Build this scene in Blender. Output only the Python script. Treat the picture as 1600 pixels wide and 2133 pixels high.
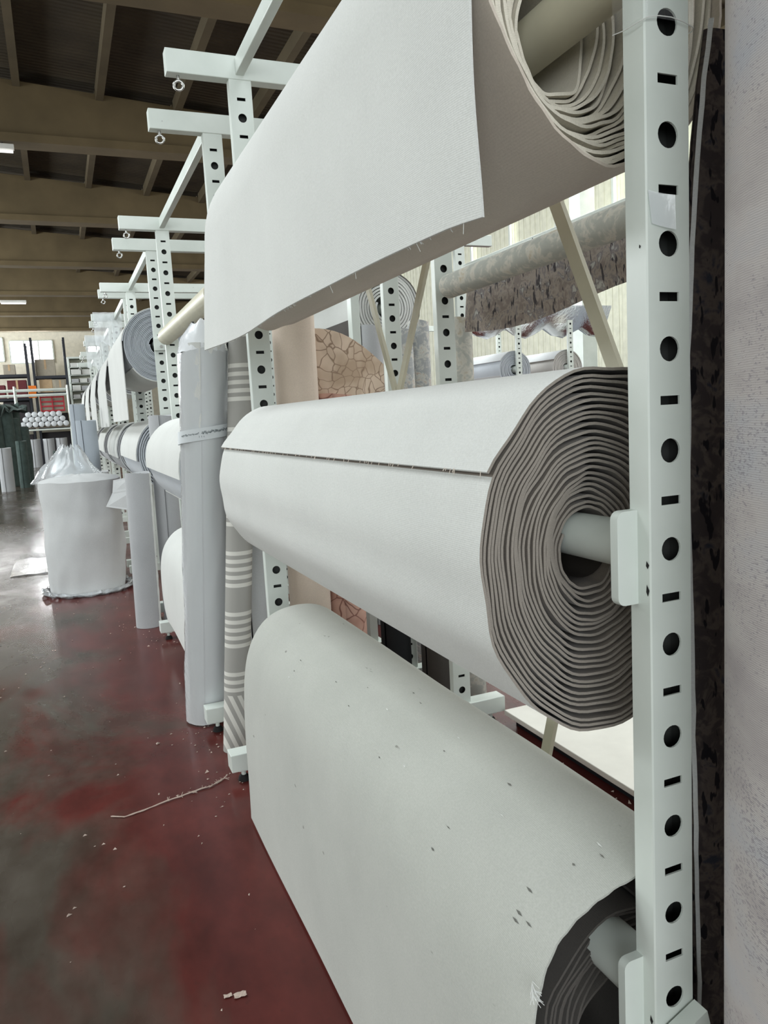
import bpy, bmesh, math, random
from math import sin, cos, pi, radians, sqrt
from mathutils import Vector, Matrix, noise

for o in list(bpy.data.objects): bpy.data.objects.remove(o)
SC = bpy.context.scene
COL = SC.collection
random.seed(7)

# ------------------------------------------------------------------ camera
cam = bpy.data.cameras.new('camera'); cam.sensor_fit = 'HORIZONTAL'; cam.sensor_width = 36
cam.lens = 36.0; cam.clip_start = 0.02; cam.clip_end = 200
co = bpy.data.objects.new('camera', cam); COL.objects.link(co)
r_, u_, f_ = (Vector((0.91972, -0.38864, -0.05537)), Vector((0.10012, 0.09585, 0.99035)), Vector((0.37958, 0.91639, -0.12706)))
M = Matrix((r_, u_, -f_)).transposed().to_4x4(); M.translation = (0, 0, 1.5)
co.matrix_world = M
SC.camera = co
# ------------------------------------------------------------------ light
SC.view_settings.view_transform = 'Standard'; SC.view_settings.look = 'None'
SC.view_settings.gamma = 1; SC.view_settings.use_curve_mapping = False
SC.view_settings.exposure = -0.50
W = bpy.data.worlds.new('overcast'); SC.world = W; W.use_nodes = True
W.node_tree.nodes['Background'].inputs[0].default_value = (0.86, 0.95, 1.0, 1)
W.node_tree.nodes['Background'].inputs[1].default_value = 0.30
def area(name, loc, size, sy, power, rot, color=(0.93, 0.98, 1.0)):
    l = bpy.data.lights.new(name, 'AREA'); l.shape = 'RECTANGLE'; l.size = size; l.size_y = sy
    l.energy = power; l.color = color
    o = bpy.data.objects.new(name, l); COL.objects.link(o); o.location = loc; o.rotation_euler = rot
    return o
# daylight entering through the strip windows of the left wall (x = -8.4) and the gate behind the camera
for i, yc in enumerate((-3, 6, 15, 24, 34.5)):
    area('window_daylight', (-8.3, yc, 4.6), 8.4, 2.2, (60, 240, 1150, 1500, 2200)[i], (radians(90), 0, radians(-90)))
area('gate_daylight', (-3.0, -7.6, 3.0), 9.0, 5.2, 1120, (radians(90), 0, 0))
for x, y, p in ((-2.6, -1.5, 60), (2.4, -3.5, 240), (-2.6, 5.2, 480), (5.6, 3.5, 420), (5.6, 10.5, 420)):    # unseen overhead lamps added to light the tops; the roof has no openings
    area('roof_light', (x, y, 6.1), 2.4, 4.0, p, (0, 0, 0))
for yc in (3.5, 14, 25):    # area lamps added along the right wall to brighten that side
    area('window_daylight', (9.52, yc, 5.2), 8.5, 1.6, 260, (radians(90), 0, radians(90)), (1.0, 0.97, 0.92))
area('rear_window_daylight', (-0.8, 40.8, 5.4), 1.8, 0.9, 130, (radians(-90), 0, 0))

# ------------------------------------------------------------------ materials
def lin(c):
    return tuple(((x/255)/12.92 if x/255 <= 0.04045 else (((x/255)+0.055)/1.055)**2.4) for x in c) + (1,)
class NT:
    def __init__(s, name):
        s.m = bpy.data.materials.new(name); s.m.use_nodes = True
        s.t = s.m.node_tree; s.b = s.t.nodes['Principled BSDF']; s.out = s.t.nodes['Material Output']
    def n(s, typ, **k):
        x = s.t.nodes.new(typ)
        for a, v in k.items():
            if a.startswith('i_'):
                x.inputs[int(a[2:]) if a[2:].isdigit() else a[2:]].default_value = v
            else: setattr(x, a, v)
        return x
    def l(s, a, b): s.t.links.new(a, b)
    def coord(s, kind='Object', scale=(1, 1, 1)):
        tc = s.n('ShaderNodeTexCoord'); mp = s.n('ShaderNodeMapping'); mp.inputs['Scale'].default_value = scale
        s.l(tc.outputs[kind], mp.inputs[0]); return mp.outputs[0]
    def noise(s, vec, scale, detail=3, rough=0.55, dist=0.0):
        x = s.n('ShaderNodeTexNoise'); x.inputs['Scale'].default_value = scale; x.inputs['Detail'].default_value = detail
        x.inputs['Roughness'].default_value = rough; x.inputs['Distortion'].default_value = dist
        s.l(vec, x.inputs['Vector']); return x
    def ramp(s, fac, stops, interp='LINEAR'):
        r = s.n('ShaderNodeValToRGB'); r.color_ramp.interpolation = interp
        e = r.color_ramp.elements
        while len(e) < len(stops): e.new(0.5)
        for k, (p, c) in enumerate(stops): e[k].position = p; e[k].color = c
        s.l(fac, r.inputs[0]); return r.outputs[0]
    def mix(s, fac, a, b, typ='MIX'):
        x = s.n('ShaderNodeMix', data_type='RGBA', blend_type=typ)
        for sock, v in ((0, fac), (6, a), (7, b)):
            if hasattr(v, 'is_linked') or hasattr(v, 'links'): s.l(v, x.inputs[sock])
            else: x.inputs[sock].default_value = v
        return x.outputs[2]
    def math(s, op, a, b=0.0):
        x = s.n('ShaderNodeMath', operation=op)
        for k, v in ((0, a), (1, b)):
            if hasattr(v, 'links'): s.l(v, x.inputs[k])
            else: x.inputs[k].default_value = v
        return x.outputs[0]
    def bump(s, h, strength=0.3, dist=0.002):
        b = s.n('ShaderNodeBump'); b.inputs['Strength'].default_value = strength; b.inputs['Distance'].default_value = dist
        s.l(h, b.inputs['Height']); s.l(b.outputs[0], s.b.inputs['Normal'])
    def base(s, c, rough=0.5, metal=0.0, spec=0.5):
        if hasattr(c, 'links'): s.l(c, s.b.inputs['Base Color'])
        else: s.b.inputs['Base Color'].default_value = c
        s.b.inputs['Roughness'].default_value = rough; s.b.inputs['Metallic'].default_value = metal
        s.b.inputs['Specular IOR Level'].default_value = spec
def plain(name, c, rough=0.5, metal=0.0, var=0.08, scale=6, spec=0.4):
    t = NT(name); v = t.coord(); nz = t.noise(v, scale, 4)
    c1 = lin(c); c2 = tuple(x*(1-var*2) for x in c1[:3]) + (1,)
    t.base(t.ramp(nz.outputs[0], [(0.3, c2), (0.7, c1)]), rough, metal, spec); return t.m
MT = {}
def fabric(name, c, var=0.06, ribs=900, bump=0.5, dirt=0.0, blotch=2.5):
    t = NT(name); v = t.coord(); uv = t.coord('UV')
    nz = t.noise(v, blotch, 4, 0.6); c1 = lin(c); c2 = tuple(x*(1-var*2) for x in c1[:3]) + (1,)
    col = t.ramp(nz.outputs[0], [(0.3, c2), (0.7, c1)])
    fine = t.noise(v, 260, 2, 0.7)
    col = t.mix(0.25, col, t.ramp(fine.outputs[0], [(0.3, (0.55, 0.55, 0.54, 1)), (0.7, (1, 1, 1, 1))]), 'MULTIPLY')
    if dirt:
        vs = t.coord('Object', (6, 2.6, 6)); d = t.noise(vs, 4.5, 2, 0.6)
        dm = t.ramp(d.outputs[0], [(0.735, (0, 0, 0, 1)), (0.76, (dirt, dirt, dirt, 1))])
        col = t.mix(dm, col, lin((96, 92, 84)))
    t.base(col, 0.95, 0, 0.1)
    t.b.inputs['Sheen Weight'].default_value = 0.15
    w = t.n('ShaderNodeTexWave', wave_type='BANDS', bands_direction='X'); w.inputs['Scale'].default_value = ribs/9
    w.inputs['Distortion'].default_value = 0.6; w.inputs['Detail'].default_value = 1
    t.l(uv, w.inputs['Vector'])
    h = t.math('ADD', t.math('MULTIPLY', w.outputs[1], 0.6), t.math('MULTIPLY', fine.outputs[0], 0.9))
    t.bump(h, bump*0.6, 0.0008); return t.m
MT['canvas'] = fabric('white_ribbed_canvas', (214, 216, 212), 0.04)
MT['canvas_dirty'] = fabric('white_canvas_with_marks', (186, 188, 181), 0.06, dirt=0.6)
MT['backing'] = fabric('taupe_backing', (204, 194, 181), 0.05, ribs=600, bump=0.25)
MT['wound'] = fabric('wound_felted_canvas', (198, 195, 190), 0.05, ribs=900, bump=0.3)
MT['cream'] = fabric('cream_wound_fabric', (226, 220, 205), 0.06)
MT['greyfab'] = fabric('grey_fabric', (176, 178, 180), 0.05)
MT['lightfab'] = fabric('light_grey_fabric', (200, 202, 202), 0.05)
MT['bandtape'] = plain('pale_tape', (214, 220, 222), 0.5)
MT['cut_edge'] = fabric('taupe_cut_edge', (154, 147, 138), 0.08)
MT['felt'] = fabric('taupe_felt', (128, 119, 109), 0.06)
MT['peach'] = fabric('peach_fabric', (226, 210, 194), 0.05, blotch=3)
MT['bluegrey'] = fabric('blue_grey_fabric', (168, 176, 184), 0.06)
MT['darkgrey'] = fabric('dark_grey_fabric', (92, 88, 84), 0.10)
MT['endgrey'] = fabric('grey_roll_end', (188, 194, 200), 0.05)
MT['enamel'] = None
def enamel():
    t = NT('white_enamel'); v = t.coord(); nz = t.noise(v, 5, 4)
    col = t.ramp(nz.outputs[0], [(0.3, lin((201, 209, 202))), (0.7, lin((214, 221, 215)))])
    vs = t.coord('Object', (1, 1, 0.5)); ch = t.noise(vs, 55, 2, 0.5)
    col = t.mix(t.ramp(ch.outputs[0], [(0.775, (0, 0, 0, 1)), (0.785, (1, 1, 1, 1))]), col, lin((40, 42, 40)))
    t.base(col, 0.38, 0, 0.45); return t.m
MT['enamel'] = enamel()
MT['cream_enamel'] = plain('yellowed_enamel', (206, 202, 180), 0.45)
MT['steel'] = plain('bright_steel', (190, 190, 186), 0.28, 1.0)
MT['blacksteel'] = plain('dark_steel', (44, 46, 52), 0.5, 0.3)
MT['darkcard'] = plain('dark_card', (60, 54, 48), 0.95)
MT['fleck'] = plain('grey_fluff', (112, 112, 106), 0.95)
MT['bare'] = plain('bare_steel_inside', (62, 64, 62), 0.7)  # dark tone for the inside of the posts, stands for shade
MT['rubber'] = plain('black_rubber', (26, 24, 24), 0.8)
MT['cardboard'] = plain('cardboard', (176, 150, 118), 0.9)
MT['boxes'] = plain('faded_cartons', (150, 142, 128), 0.9)
MT['redplastic'] = plain('red_plastic', (176, 40, 52), 0.45)
MT['orange'] = plain('orange_cloth', (226, 120, 40), 0.8)
MT['maroon'] = plain('maroon_cloth', (92, 40, 44), 0.9)
MT['greendark'] = fabric('dark_green_fabric', (78, 92, 88), 0.2, blotch=6)
MT['wallwhite'] = plain('cream_wall', (228, 222, 204), 0.85)
MT['panelwhite'] = plain('cream_wall_sheet', (226, 226, 206), 0.6)
MT['beam'] = plain('stained_concrete', (112, 98, 72), 0.9, var=0.16, scale=1.2)
MT['purlin'] = plain('brown_concrete', (98, 87, 66), 0.9, var=0.14, scale=1.5)
MT['board'] = plain('white_board', (226, 224, 214), 0.5, var=0.05)
MT['lamp'] = plain('lamp_housing', (225, 225, 220), 0.4)
MT['lint'] = plain('pale_lint', (190, 172, 160), 0.95)
MT['darkload'] = plain('dark_wrapped_goods', (44, 40, 42), 0.7)
MT['blackcloth'] = plain('black_cloth', (28, 30, 32), 0.9)

def roof_mat():
    t = NT('brown_corrugated_sheet'); v = t.coord('Object'); nz = t.noise(v, 1.1, 5)
    col = t.ramp(nz.outputs[0], [(0.3, lin((62, 56, 48))), (0.7, lin((84, 76, 62)))])
    t.base(col, 0.85, 0, 0.2)
    w = t.n('ShaderNodeTexWave', wave_type='BANDS', bands_direction='Y'); w.inputs['Scale'].default_value = 3.0
    t.l(v, w.inputs['Vector']); t.bump(w.outputs[1], 0.6, 0.03); return t.m
MT['roof'] = roof_mat()
def floor_mat():
    t = NT('worn_red_floor_paint'); v = t.coord('Object', (1, 0.55, 1))
    a = t.noise(v, 1.3, 5, 0.62, 0.4); b = t.noise(v, 5.5, 4, 0.6); c = t.noise(t.coord('Object'), 38, 3, 0.6)
    red = t.ramp(b.outputs[0], [(0.3, lin((70, 34, 31))), (0.7, lin((94, 45, 41)))])
    grey = t.ramp(b.outputs[0], [(0.3, lin((58, 50, 42))), (0.7, lin((80, 74, 66)))])
    # the painted lane along the racks is redder; traffic has greyed the middle of the aisle
    sep = t.n('ShaderNodeSeparateXYZ'); t.l(t.coord('Object'), sep.inputs[0])
    lane = t.math('MULTIPLY_ADD', sep.outputs[0], -0.22); t.t.nodes[-1].inputs[2].default_value = 0.0
    fac = t.math('ADD', a.outputs[0], lane)
    m = t.ramp(fac, [(0.44, (0, 0, 0, 1)), (0.60, (1, 1, 1, 1))])
    col = t.mix(m, red, grey)
    col = t.mix(t.ramp(c.outputs[0], [(0.62, (0, 0, 0, 1)), (0.75, (0.35, 0.35, 0.35, 1))]), col, lin((60, 40, 36)))
    t.base(col, 0.4, 0, 0.22)
    r = t.ramp(a.outputs[0], [(0.3, (0.14, 0.14, 0.14, 1)), (0.7, (0.34, 0.34, 0.34, 1))])
    t.l(r, t.b.inputs['Roughness'])
    t.bump(b.outputs[0], 0.12, 0.01); return t.m
MT['floor'] = floor_mat()
def camo(name, cols, scale=9, soft=0.6, speck=None):
    t = NT(name); v = t.coord('Object', (1, 1, 1)); a = t.noise(v, scale, 3, 0.6, 1.6); b = t.noise(v, scale*2.6, 3, 0.6, 1.2)
    f = t.math('ADD', t.math('MULTIPLY', a.outputs[0], soft), t.math('MULTIPLY', b.outputs[0], 1-soft))
    n = len(cols); st = [(0.36+0.28*k/max(1, n-1) if k else 0.0, lin(c)) for k, c in enumerate(cols)]
    col = t.ramp(f, st, 'EASE')
    if speck:
        s2 = t.noise(t.coord('Object', (1, 1, 0.35)), scale*7, 2, 0.5)
        col = t.mix(t.ramp(s2.outputs[0], [(0.60, (0, 0, 0, 1)), (0.63, (1, 1, 1, 1))]), col, lin(speck))
    t.base(col, 0.95, 0, 0.1); fz = t.noise(v, 240, 2); t.bump(fz.outputs[0], 0.35, 0.001); return t.m
MT['camo_pale'] = camo('pale_blotched_fabric', [(128, 134, 134), (168, 170, 163), (192, 190, 180), (178, 170, 152)], 8)
MT['camo_dark'] = camo('dark_blotched_fabric', [(98, 92, 90), (136, 126, 120), (158, 148, 138), (128, 122, 122), (178, 176, 170)], 8, 0.5, (78, 74, 76))
MT['camo_blue'] = camo('blue_grey_blotched_fabric', [(136, 142, 152), (170, 173, 175), (204, 204, 198), (192, 176, 164)], 12)
MT['camo_shade'] = camo('charcoal_blotched_fabric', [(34, 31, 34), (58, 52, 52), (80, 72, 68), (46, 48, 56)], 10, 0.5, (28, 26, 30))  # dark blotched cloth with shade added to its colours
def melange():
    t = NT('grey_melange_fabric'); v = t.coord('Object', (1, 1, 2.2)); a = t.noise(v, 3.5, 4, 0.6); b = t.noise(v, 150, 2, 0.6); c = t.noise(t.coord('Object', (1, 1, 1)), 5, 4, 0.6)
    col = t.ramp(a.outputs[0], [(0.25, lin((142, 136, 136))), (0.5, lin((166, 161, 158))), (0.75, lin((154, 157, 162)))])
    m = t.math('MULTIPLY', b.outputs[0], t.math('ADD', c.outputs[0], 0.5))
    col = t.mix(t.ramp(m, [(0.58, (0, 0, 0, 1)), (0.64, (0.55, 0.55, 0.55, 1))]), col, lin((116, 112, 118)))
    t.base(col, 0.95, 0, 0.1)
    w = t.n('ShaderNodeTexWave', wave_type='BANDS', bands_direction='Z'); w.inputs['Scale'].default_value = 120; w.inputs['Distortion'].default_value = 2.5
    t.l(t.coord('Object'), w.inputs['Vector']); t.bump(w.outputs[1], 0.25, 0.001); return t.m
MT['melange'] = melange()
def crackle(name, c1, c2, line, scale=9):
    t = NT(name); v = t.coord('Object'); nz = t.noise(v, 4, 3); vv = t.mix(0.12, v, nz.outputs[1])
    vo = t.n('ShaderNodeTexVoronoi', feature='DISTANCE_TO_EDGE'); vo.inputs['Scale'].default_value = scale; t.l(vv, vo.inputs['Vector'])
    col = t.ramp(nz.outputs[0], [(0.40, lin(c1)), (0.56, lin(c2))])
    col = t.mix(t.ramp(vo.outputs['Distance'], [(0.012, (1, 1, 1, 1)), (0.05, (0, 0, 0, 1))]), col, lin(line))
    t.base(col, 0.95, 0, 0.1); return t.m
MT['crackle'] = crackle('brown_crackle_fabric', (182, 160, 138), (218, 198, 178), (150, 128, 110), 22)
MT['crackle_pink'] = crackle('rose_crackle_fabric', (176, 132, 118), (206, 168, 152), (140, 100, 90), 14)
def striped():
    t = NT('grey_and_white_striped_fabric'); sep = t.n('ShaderNodeSeparateXYZ'); t.l(t.coord('Object'), sep.inputs[0]); z = sep.outputs[2]
    g = t.math('MODULO', t.math('ADD', z, 0.06), 0.275); s = t.math('MODULO', g, 0.036)
    st = t.math('MULTIPLY', t.math('LESS_THAN', s, 0.018), t.math('LESS_THAN', g, 0.17))
    k = t.math('ADD', t.math('MULTIPLY', sep.outputs[0], 0.94), t.math('MULTIPLY', z, 0.34))
    st2 = t.math('LESS_THAN', t.math('MODULO', t.math('ADD', k, 4.0), 0.036), 0.018)
    low = t.math('LESS_THAN', z, 0.27)
    f = t.math('ADD', t.math('MULTIPLY', low, st2), t.math('MULTIPLY', t.math('SUBTRACT', 1.0, low), st))
    col = t.mix(f, lin((158, 157, 152)), lin((208, 207, 200)))
    t.base(col, 0.95, 0, 0.1); nz = t.noise(t.coord('Object'), 220, 2); t.bump(nz.outputs[0], 0.3, 0.001); return t.m
MT['striped'] = striped()
def film(name, tint=(0.95, 0.98, 0.99, 1), opac=0.25, bs=26, bmp=0.5):
    t = NT(name); v = t.coord(); nz = t.noise(v, bs, 4, 0.6)
    b = t.n('ShaderNodeBump'); b.inputs['Strength'].default_value = bmp; b.inputs['Distance'].default_value = 0.010; t.l(nz.outputs[0], b.inputs['Height'])
    tr = t.n('ShaderNodeBsdfTransparent'); tr.inputs[0].default_value = tint
    gl = t.n('ShaderNodeBsdfGlossy'); gl.inputs['Roughness'].default_value = 0.18; t.l(b.outputs[0], gl.inputs['Normal'])
    di = t.n('ShaderNodeBsdfDiffuse'); di.inputs[0].default_value = (0.88, 0.91, 0.93, 1)
    m1 = t.n('ShaderNodeMixShader'); fr = t.n('ShaderNodeFresnel'); fr.inputs[0].default_value = 1.5; t.l(b.outputs[0], fr.inputs['Normal'])
    m2 = t.n('ShaderNodeMixShader'); m2.inputs[0].default_value = opac
    t.l(tr.outputs[0], m2.inputs[1]); t.l(di.outputs[0], m2.inputs[2])
    t.l(fr.outputs[0], m1.inputs[0]); t.l(m2.outputs[0], m1.inputs[1]); t.l(gl.outputs[0], m1.inputs[2])
    if bmp < 0.1: t.t.links.remove(m1.inputs[0].links[0]); m1.inputs[0].default_value = 0.05
    t.l(m1.outputs[0], t.out.inputs[0]); return t.m
MT['film'] = film('clear_plastic_film', opac=0.28); MT['film_white'] = film('white_gathered_film', opac=0.7); MT['film_milky'] = film('milky_plastic_film', opac=0.5); MT['film_thin'] = film('thin_clear_film', (0.985, 0.99, 0.99, 1), 0.04, 8, 0.03)
def emit(name, c, s):
    t = NT(name); e = t.n('ShaderNodeEmission'); e.inputs[0].default_value = c; e.inputs[1].default_value = s
    t.l(e.outputs[0], t.out.inputs[0]); return t.m
MT['daylit'] = emit('daylit_glass', (1, 1, 1, 1), 14.0)
MT['tubeglow'] = emit('glowing_tube', (1, 1, 0.97, 1), 2.5)

# ------------------------------------------------------------------ mesh helpers
class MB:
    def __init__(s): s.v = []; s.f = []; s.uv = {}
    def add(s, vs, fs, uvs=None):
        o = len(s.v); s.v += [tuple(p) for p in vs]; s.f += [tuple(i+o for i in q) for q in fs]
        if uvs:
            for k, q in enumerate(uvs): s.uv[o+k] = q
        return s
    def box(s, x0, x1, y0, y1, z0, z1):
        return s.add([(x0, y0, z0), (x1, y0, z0), (x1, y1, z0), (x0, y1, z0), (x0, y0, z1), (x1, y0, z1), (x1, y1, z1), (x0, y1, z1)],
                     [(0, 3, 2, 1), (4, 5, 6, 7), (0, 1, 5, 4), (1, 2, 6, 5), (2, 3, 7, 6), (3, 0, 4, 7)])
    def rbox(s, x0, x1, y0, y1, z0, z1, r=0.003):
        bm = bmesh.new(); bmesh.ops.create_cube(bm, size=1)
        for v in bm.verts: v.co = Vector(((x0+x1)/2+v.co.x*(x1-x0), (y0+y1)/2+v.co.y*(y1-y0), (z0+z1)/2+v.co.z*(z1-z0)))
        bmesh.ops.bevel(bm, geom=bm.edges[:], offset=r, segments=2, affect='EDGES', profile=0.5)
        bm.verts.index_update(); s.add([v.co[:] for v in bm.verts], [[v.index for v in f.verts] for f in bm.faces]); bm.free(); return s
    def bar(s, p, q, w, h, up=(0, 0, 1)):
        p = Vector(p); q = Vector(q); d = (q-p).normalized(); a = d.cross(Vector(up)).normalized(); b = a.cross(d)
        vs = [e+a*(i*w/2)+b*(j*h/2) for e in (p, q) for i, j in ((-1, -1), (1, -1), (1, 1), (-1, 1))]
        return s.add(vs, [(0, 1, 2, 3), (7, 6, 5, 4), (0, 4, 5, 1), (1, 5, 6, 2), (2, 6, 7, 3), (3, 7, 4, 0)])
    def tube(s, pts, r, n=10, cap=True):
        pts = [Vector(p) for p in pts]; rs = r if isinstance(r, (list, tuple)) else [r]*len(pts); vs = []; fs = []
        up = None
        for i, p in enumerate(pts):
            d = (pts[min(i+1, len(pts)-1)]-pts[max(i-1, 0)]).normalized()
            if up is None: up = Vector((0, 0, 1)) if abs(d.z) < 0.9 else Vector((1, 0, 0))
            a = d.cross(up).normalized(); b = d.cross(a)
            vs += [p+(a*cos(2*pi*k/n)+b*sin(2*pi*k/n))*rs[i] for k in range(n)]
        for i in range(len(pts)-1):
            for k in range(n):
                k2 = (k+1) % n; fs.append((i*n+k, (i+1)*n+k, (i+1)*n+k2, i*n+k2))
        if cap: fs += [tuple(range(n)), tuple((len(pts)-1)*n+k for k in reversed(range(n)))]
        return s.add(vs, fs)
    def torus(s, c, ax, R, r, n=18, m=8):
        ax = Vector(ax).normalized(); a = ax.orthogonal().normalized(); b = ax.cross(a); vs = []; fs = []
        for i in range(n):
            d = a*cos(2*pi*i/n)+b*sin(2*pi*i/n)
            vs += [Vector(c)+d*(R+r*cos(2*pi*j/m))+ax*(r*sin(2*pi*j/m)) for j in range(m)]
        for i in range(n):
            for j in range(m): fs.append((i*m+j, ((i+1) % n)*m+j, ((i+1) % n)*m+(j+1) % m, i*m+(j+1) % m))
        return s.add(vs, fs)
    def grid(s, rows, th=0.0, flip=False):
        """rows[i][j] points -> a sheet (with thickness when th>0)"""
        n, m = len(rows), len(rows[0]); P = [[Vector(p) for p in r] for r in rows]
        uv = [(i*0.01, j*0.01) for i in range(n) for j in range(m)]
        acc = 0.0; L = [0.0]
        for i in range(1, n): acc += (P[i][m//2]-P[i-1][m//2]).length; L.append(acc)
        uv = [(L[i], (P[i][j]-P[i][0]).length) for i in range(n) for j in range(m)]
        idx = lambda i, j: i*m+j
        top = [(idx(i, j), idx(i, j+1), idx(i+1, j+1), idx(i+1, j)) for i in range(n-1) for j in range(m-1)]
        if th <= 0: return s.add([p for r in P for p in r], top, uv)
        N = []
        for i in range(n):
            for j in range(m):
                du = P[min(i+1, n-1)][j]-P[max(i-1, 0)][j]; dv = P[i][min(j+1, m-1)]-P[i][max(j-1, 0)]
                N.append(dv.cross(du).normalized() if du.length and dv.length else Vector((0, 0, 1)))
        fl = [p for r in P for p in r]; A = [p+q*(th/2) for p, q in zip(fl, N)]; B = [p-q*(th/2) for p, q in zip(fl, N)]; o = n*m
        fs = [tuple(reversed(q)) for q in top]+[tuple(i+o for i in q) for q in top]
        for i in range(n-1):
            fs.append((idx(i, 0), idx(i+1, 0), idx(i+1, 0)+o, idx(i, 0)+o)); fs.append((idx(i+1, m-1), idx(i, m-1), idx(i, m-1)+o, idx(i+1, m-1)+o))
        for j in range(m-1):
            fs.append((idx(0, j+1), idx(0, j), idx(0, j)+o, idx(0, j+1)+o)); fs.append((idx(n-1, j), idx(n-1, j+1), idx(n-1, j+1)+o, idx(n-1, j)+o))
        return s.add(A+B, fs, uv+uv)
    def build(s, name, mat, parent=None, smooth=None, kind=None):
        me = bpy.data.meshes.new(name)
        off = parent_loc(parent)
        me.from_pydata([(x-off[0], y-off[1], z-off[2]) for x, y, z in s.v], [], s.f)
        if s.uv:
            l = me.uv_layers.new(name='UVMap'); vi = [0]*len(me.loops); me.loops.foreach_get('vertex_index', vi)
            l.data.foreach_set('uv', [c for i in vi for c in s.uv.get(i, (0, 0))])
        me.materials.append(MT[mat] if isinstance(mat, str) else mat)
        if smooth:
            me.polygons.foreach_set('use_smooth', [True]*len(me.polygons)); me.set_sharp_from_angle(angle=radians(smooth))
        o = bpy.data.objects.new(name, me); COL.objects.link(o)
        if parent is not None: o.parent = parent
        if kind: o['kind'] = kind
        return o
def parent_loc(p):
    l = Vector((0, 0, 0))
    while p is not None: l = l + p.location; p = p.parent
    return l
def tag(o, label, cat, group=None):
    o['label'] = label; o['category'] = cat
    if group: o['group'] = group
    return o
def thing(name, label, cat, loc=(0, 0, 0), group=None):
    o = bpy.data.objects.new(name, None); COL.objects.link(o); o.location = loc; o.empty_display_size = 0.1
    return tag(o, label, cat, group)
def solid(mb, name, mat, label, cat, group=None, smooth=None):
    """a thing that is one mesh, origin at its base centre"""
    xs = [v[0] for v in mb.v]; ys = [v[1] for v in mb.v]; zs = [v[2] for v in mb.v]
    c = Vector(((min(xs)+max(xs))/2, (min(ys)+max(ys))/2, min(zs)))
    mb.v = [(x-c.x, y-c.y, z-c.z) for x, y, z in mb.v]
    o = mb.build(name, mat, None, smooth); o.location = c; return tag(o, label, cat, group)
def struct(o): o['kind'] = 'structure'; return o
def dup(root, dx=0, dy=0, dz=0, label=None):
    r = root.copy(); COL.objects.link(r); r.location = root.location + Vector((dx, dy, dz))
    if label: r['label'] = label
    for ch in list(root.children):
        c = ch.copy(); COL.objects.link(c); c.parent = r
        for g in ch.children:
            d = g.copy(); COL.objects.link(d); d.parent = c
    return r
def rnd(a, b): return random.uniform(a, b)

# ------------------------------------------------------------------ setting
fl = MB().box(-9, 10, -8, 41.5, -0.2, 0.0).build('floor', 'floor'); struct(fl)
ZB, Y0, BAY = 6.2, 14.5, 5.1
def roof_z(x): return 7.33 - 0.078*(x+0.4) if x > -6 else 7.33-0.078*(-5.6)
ce = bpy.data.objects.new('ceiling', None); COL.objects.link(ce); struct(ce)
beam_y = [Y0+BAY*k for k in range(-4, 6)]
mb = MB()
for i, y in enumerate(beam_y):
    b = MB(); zl, zr = roof_z(-9)+0.0, roof_z(10)
    b.box(-9, 10, y-0.20, y+0.20, ZB, ZB+0.13)
    b.add([(-9, y-0.08, ZB+0.13), (10, y-0.08, ZB+0.13), (10, y+0.08, ZB+0.13), (-9, y+0.08, ZB+0.13), (-9, y-0.08, zl), (10, y-0.08, zr), (10, y+0.08, zr), (-9, y+0.08, zl)],
          [(0, 3, 2, 1), (4, 5, 6, 7), (0, 1, 5, 4), (1, 2, 6, 5), (2, 3, 7, 6), (3, 0, 4, 7)])
    b.build('beam', 'beam', ce)
px = [-0.07+1.27*k for k in range(-7, 9)]
pm = MB(); pm.box(-0.06, 0.06, 0, BAY-0.16, -0.22, 0.0); pd = None; qd = None
for i, y in enumerate(beam_y[:-1]):
    for k, x in enumerate(px):
        if pd is None:
            o = pm.build('purlin', 'purlin', ce); pd = o
            q = MB(); st = 1.27
            q.add([(0, -0.2, 0), (st, -0.2, -0.078*st), (st, BAY+0.2, -0.078*st), (0, BAY+0.2, 0), (0, -0.2, 0.05), (st, -0.2, 0.05-0.078*st), (st, BAY+0.2, 0.05-0.078*st), (0, BAY+0.2, 0.05)],
                  [(0, 3, 2, 1), (4, 5, 6, 7), (0, 1, 5, 4), (1, 2, 6, 5), (2, 3, 7, 6), (3, 0, 4, 7)])
            p2 = q.build('roof_panel', 'roof', ce); qd = p2
        else:
            o = pd.copy(); COL.objects.link(o); p2 = qd.copy(); COL.objects.link(p2)
        o.location = (x, y+0.08, roof_z(x)+0.01); p2.location = (x, y, roof_z(x))
# back wall with its lit windows
wb = MB(); wins = [(-4.6, -2.0, 4.95, 6.0), (-1.72, 0.16, 4.85, 5.85), (1.72, 2.55, 4.85, 5.62)]
wb.box(-9, 10, 41.0, 41.3, 0, 7.9); struct(wb.build('wall_back', 'wallwhite'))
for k, (a, b, z0, z1) in enumerate(wins):
    w = bpy.data.objects.new('window_%d' % (k+1), None); COL.objects.link(w); w.location = (a, 40.98, z0); struct(w)
    n = 3 if b-a > 1.2 else 2
    fr = MB()
    for t in range(n+1): fr.box(a+(b-a)*t/n-0.03, a+(b-a)*t/n+0.03, 40.93, 40.99, z0, z1)
    fr.box(a, b, 40.93, 40.99, z0-0.05, z0); fr.box(a, b, 40.93, 40.99, z1, z1+0.05); fr.build('window_frame', 'enamel', w)
    for t in range(n): MB().box(a+(b-a)*t/n+0.03, a+(b-a)*(t+1)/n-0.03, 40.955, 40.975, z0, z1).build('pane', 'daylit', w)
wr = bpy.data.objects.new('wall_right', None); COL.objects.link(wr); struct(wr); wr.location = (9.6, 0, 0)
MB().box(9.66, 9.9, -8, 41.3, 0, 7.9).build('wall_core', 'wallwhite', wr)
base = None
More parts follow.
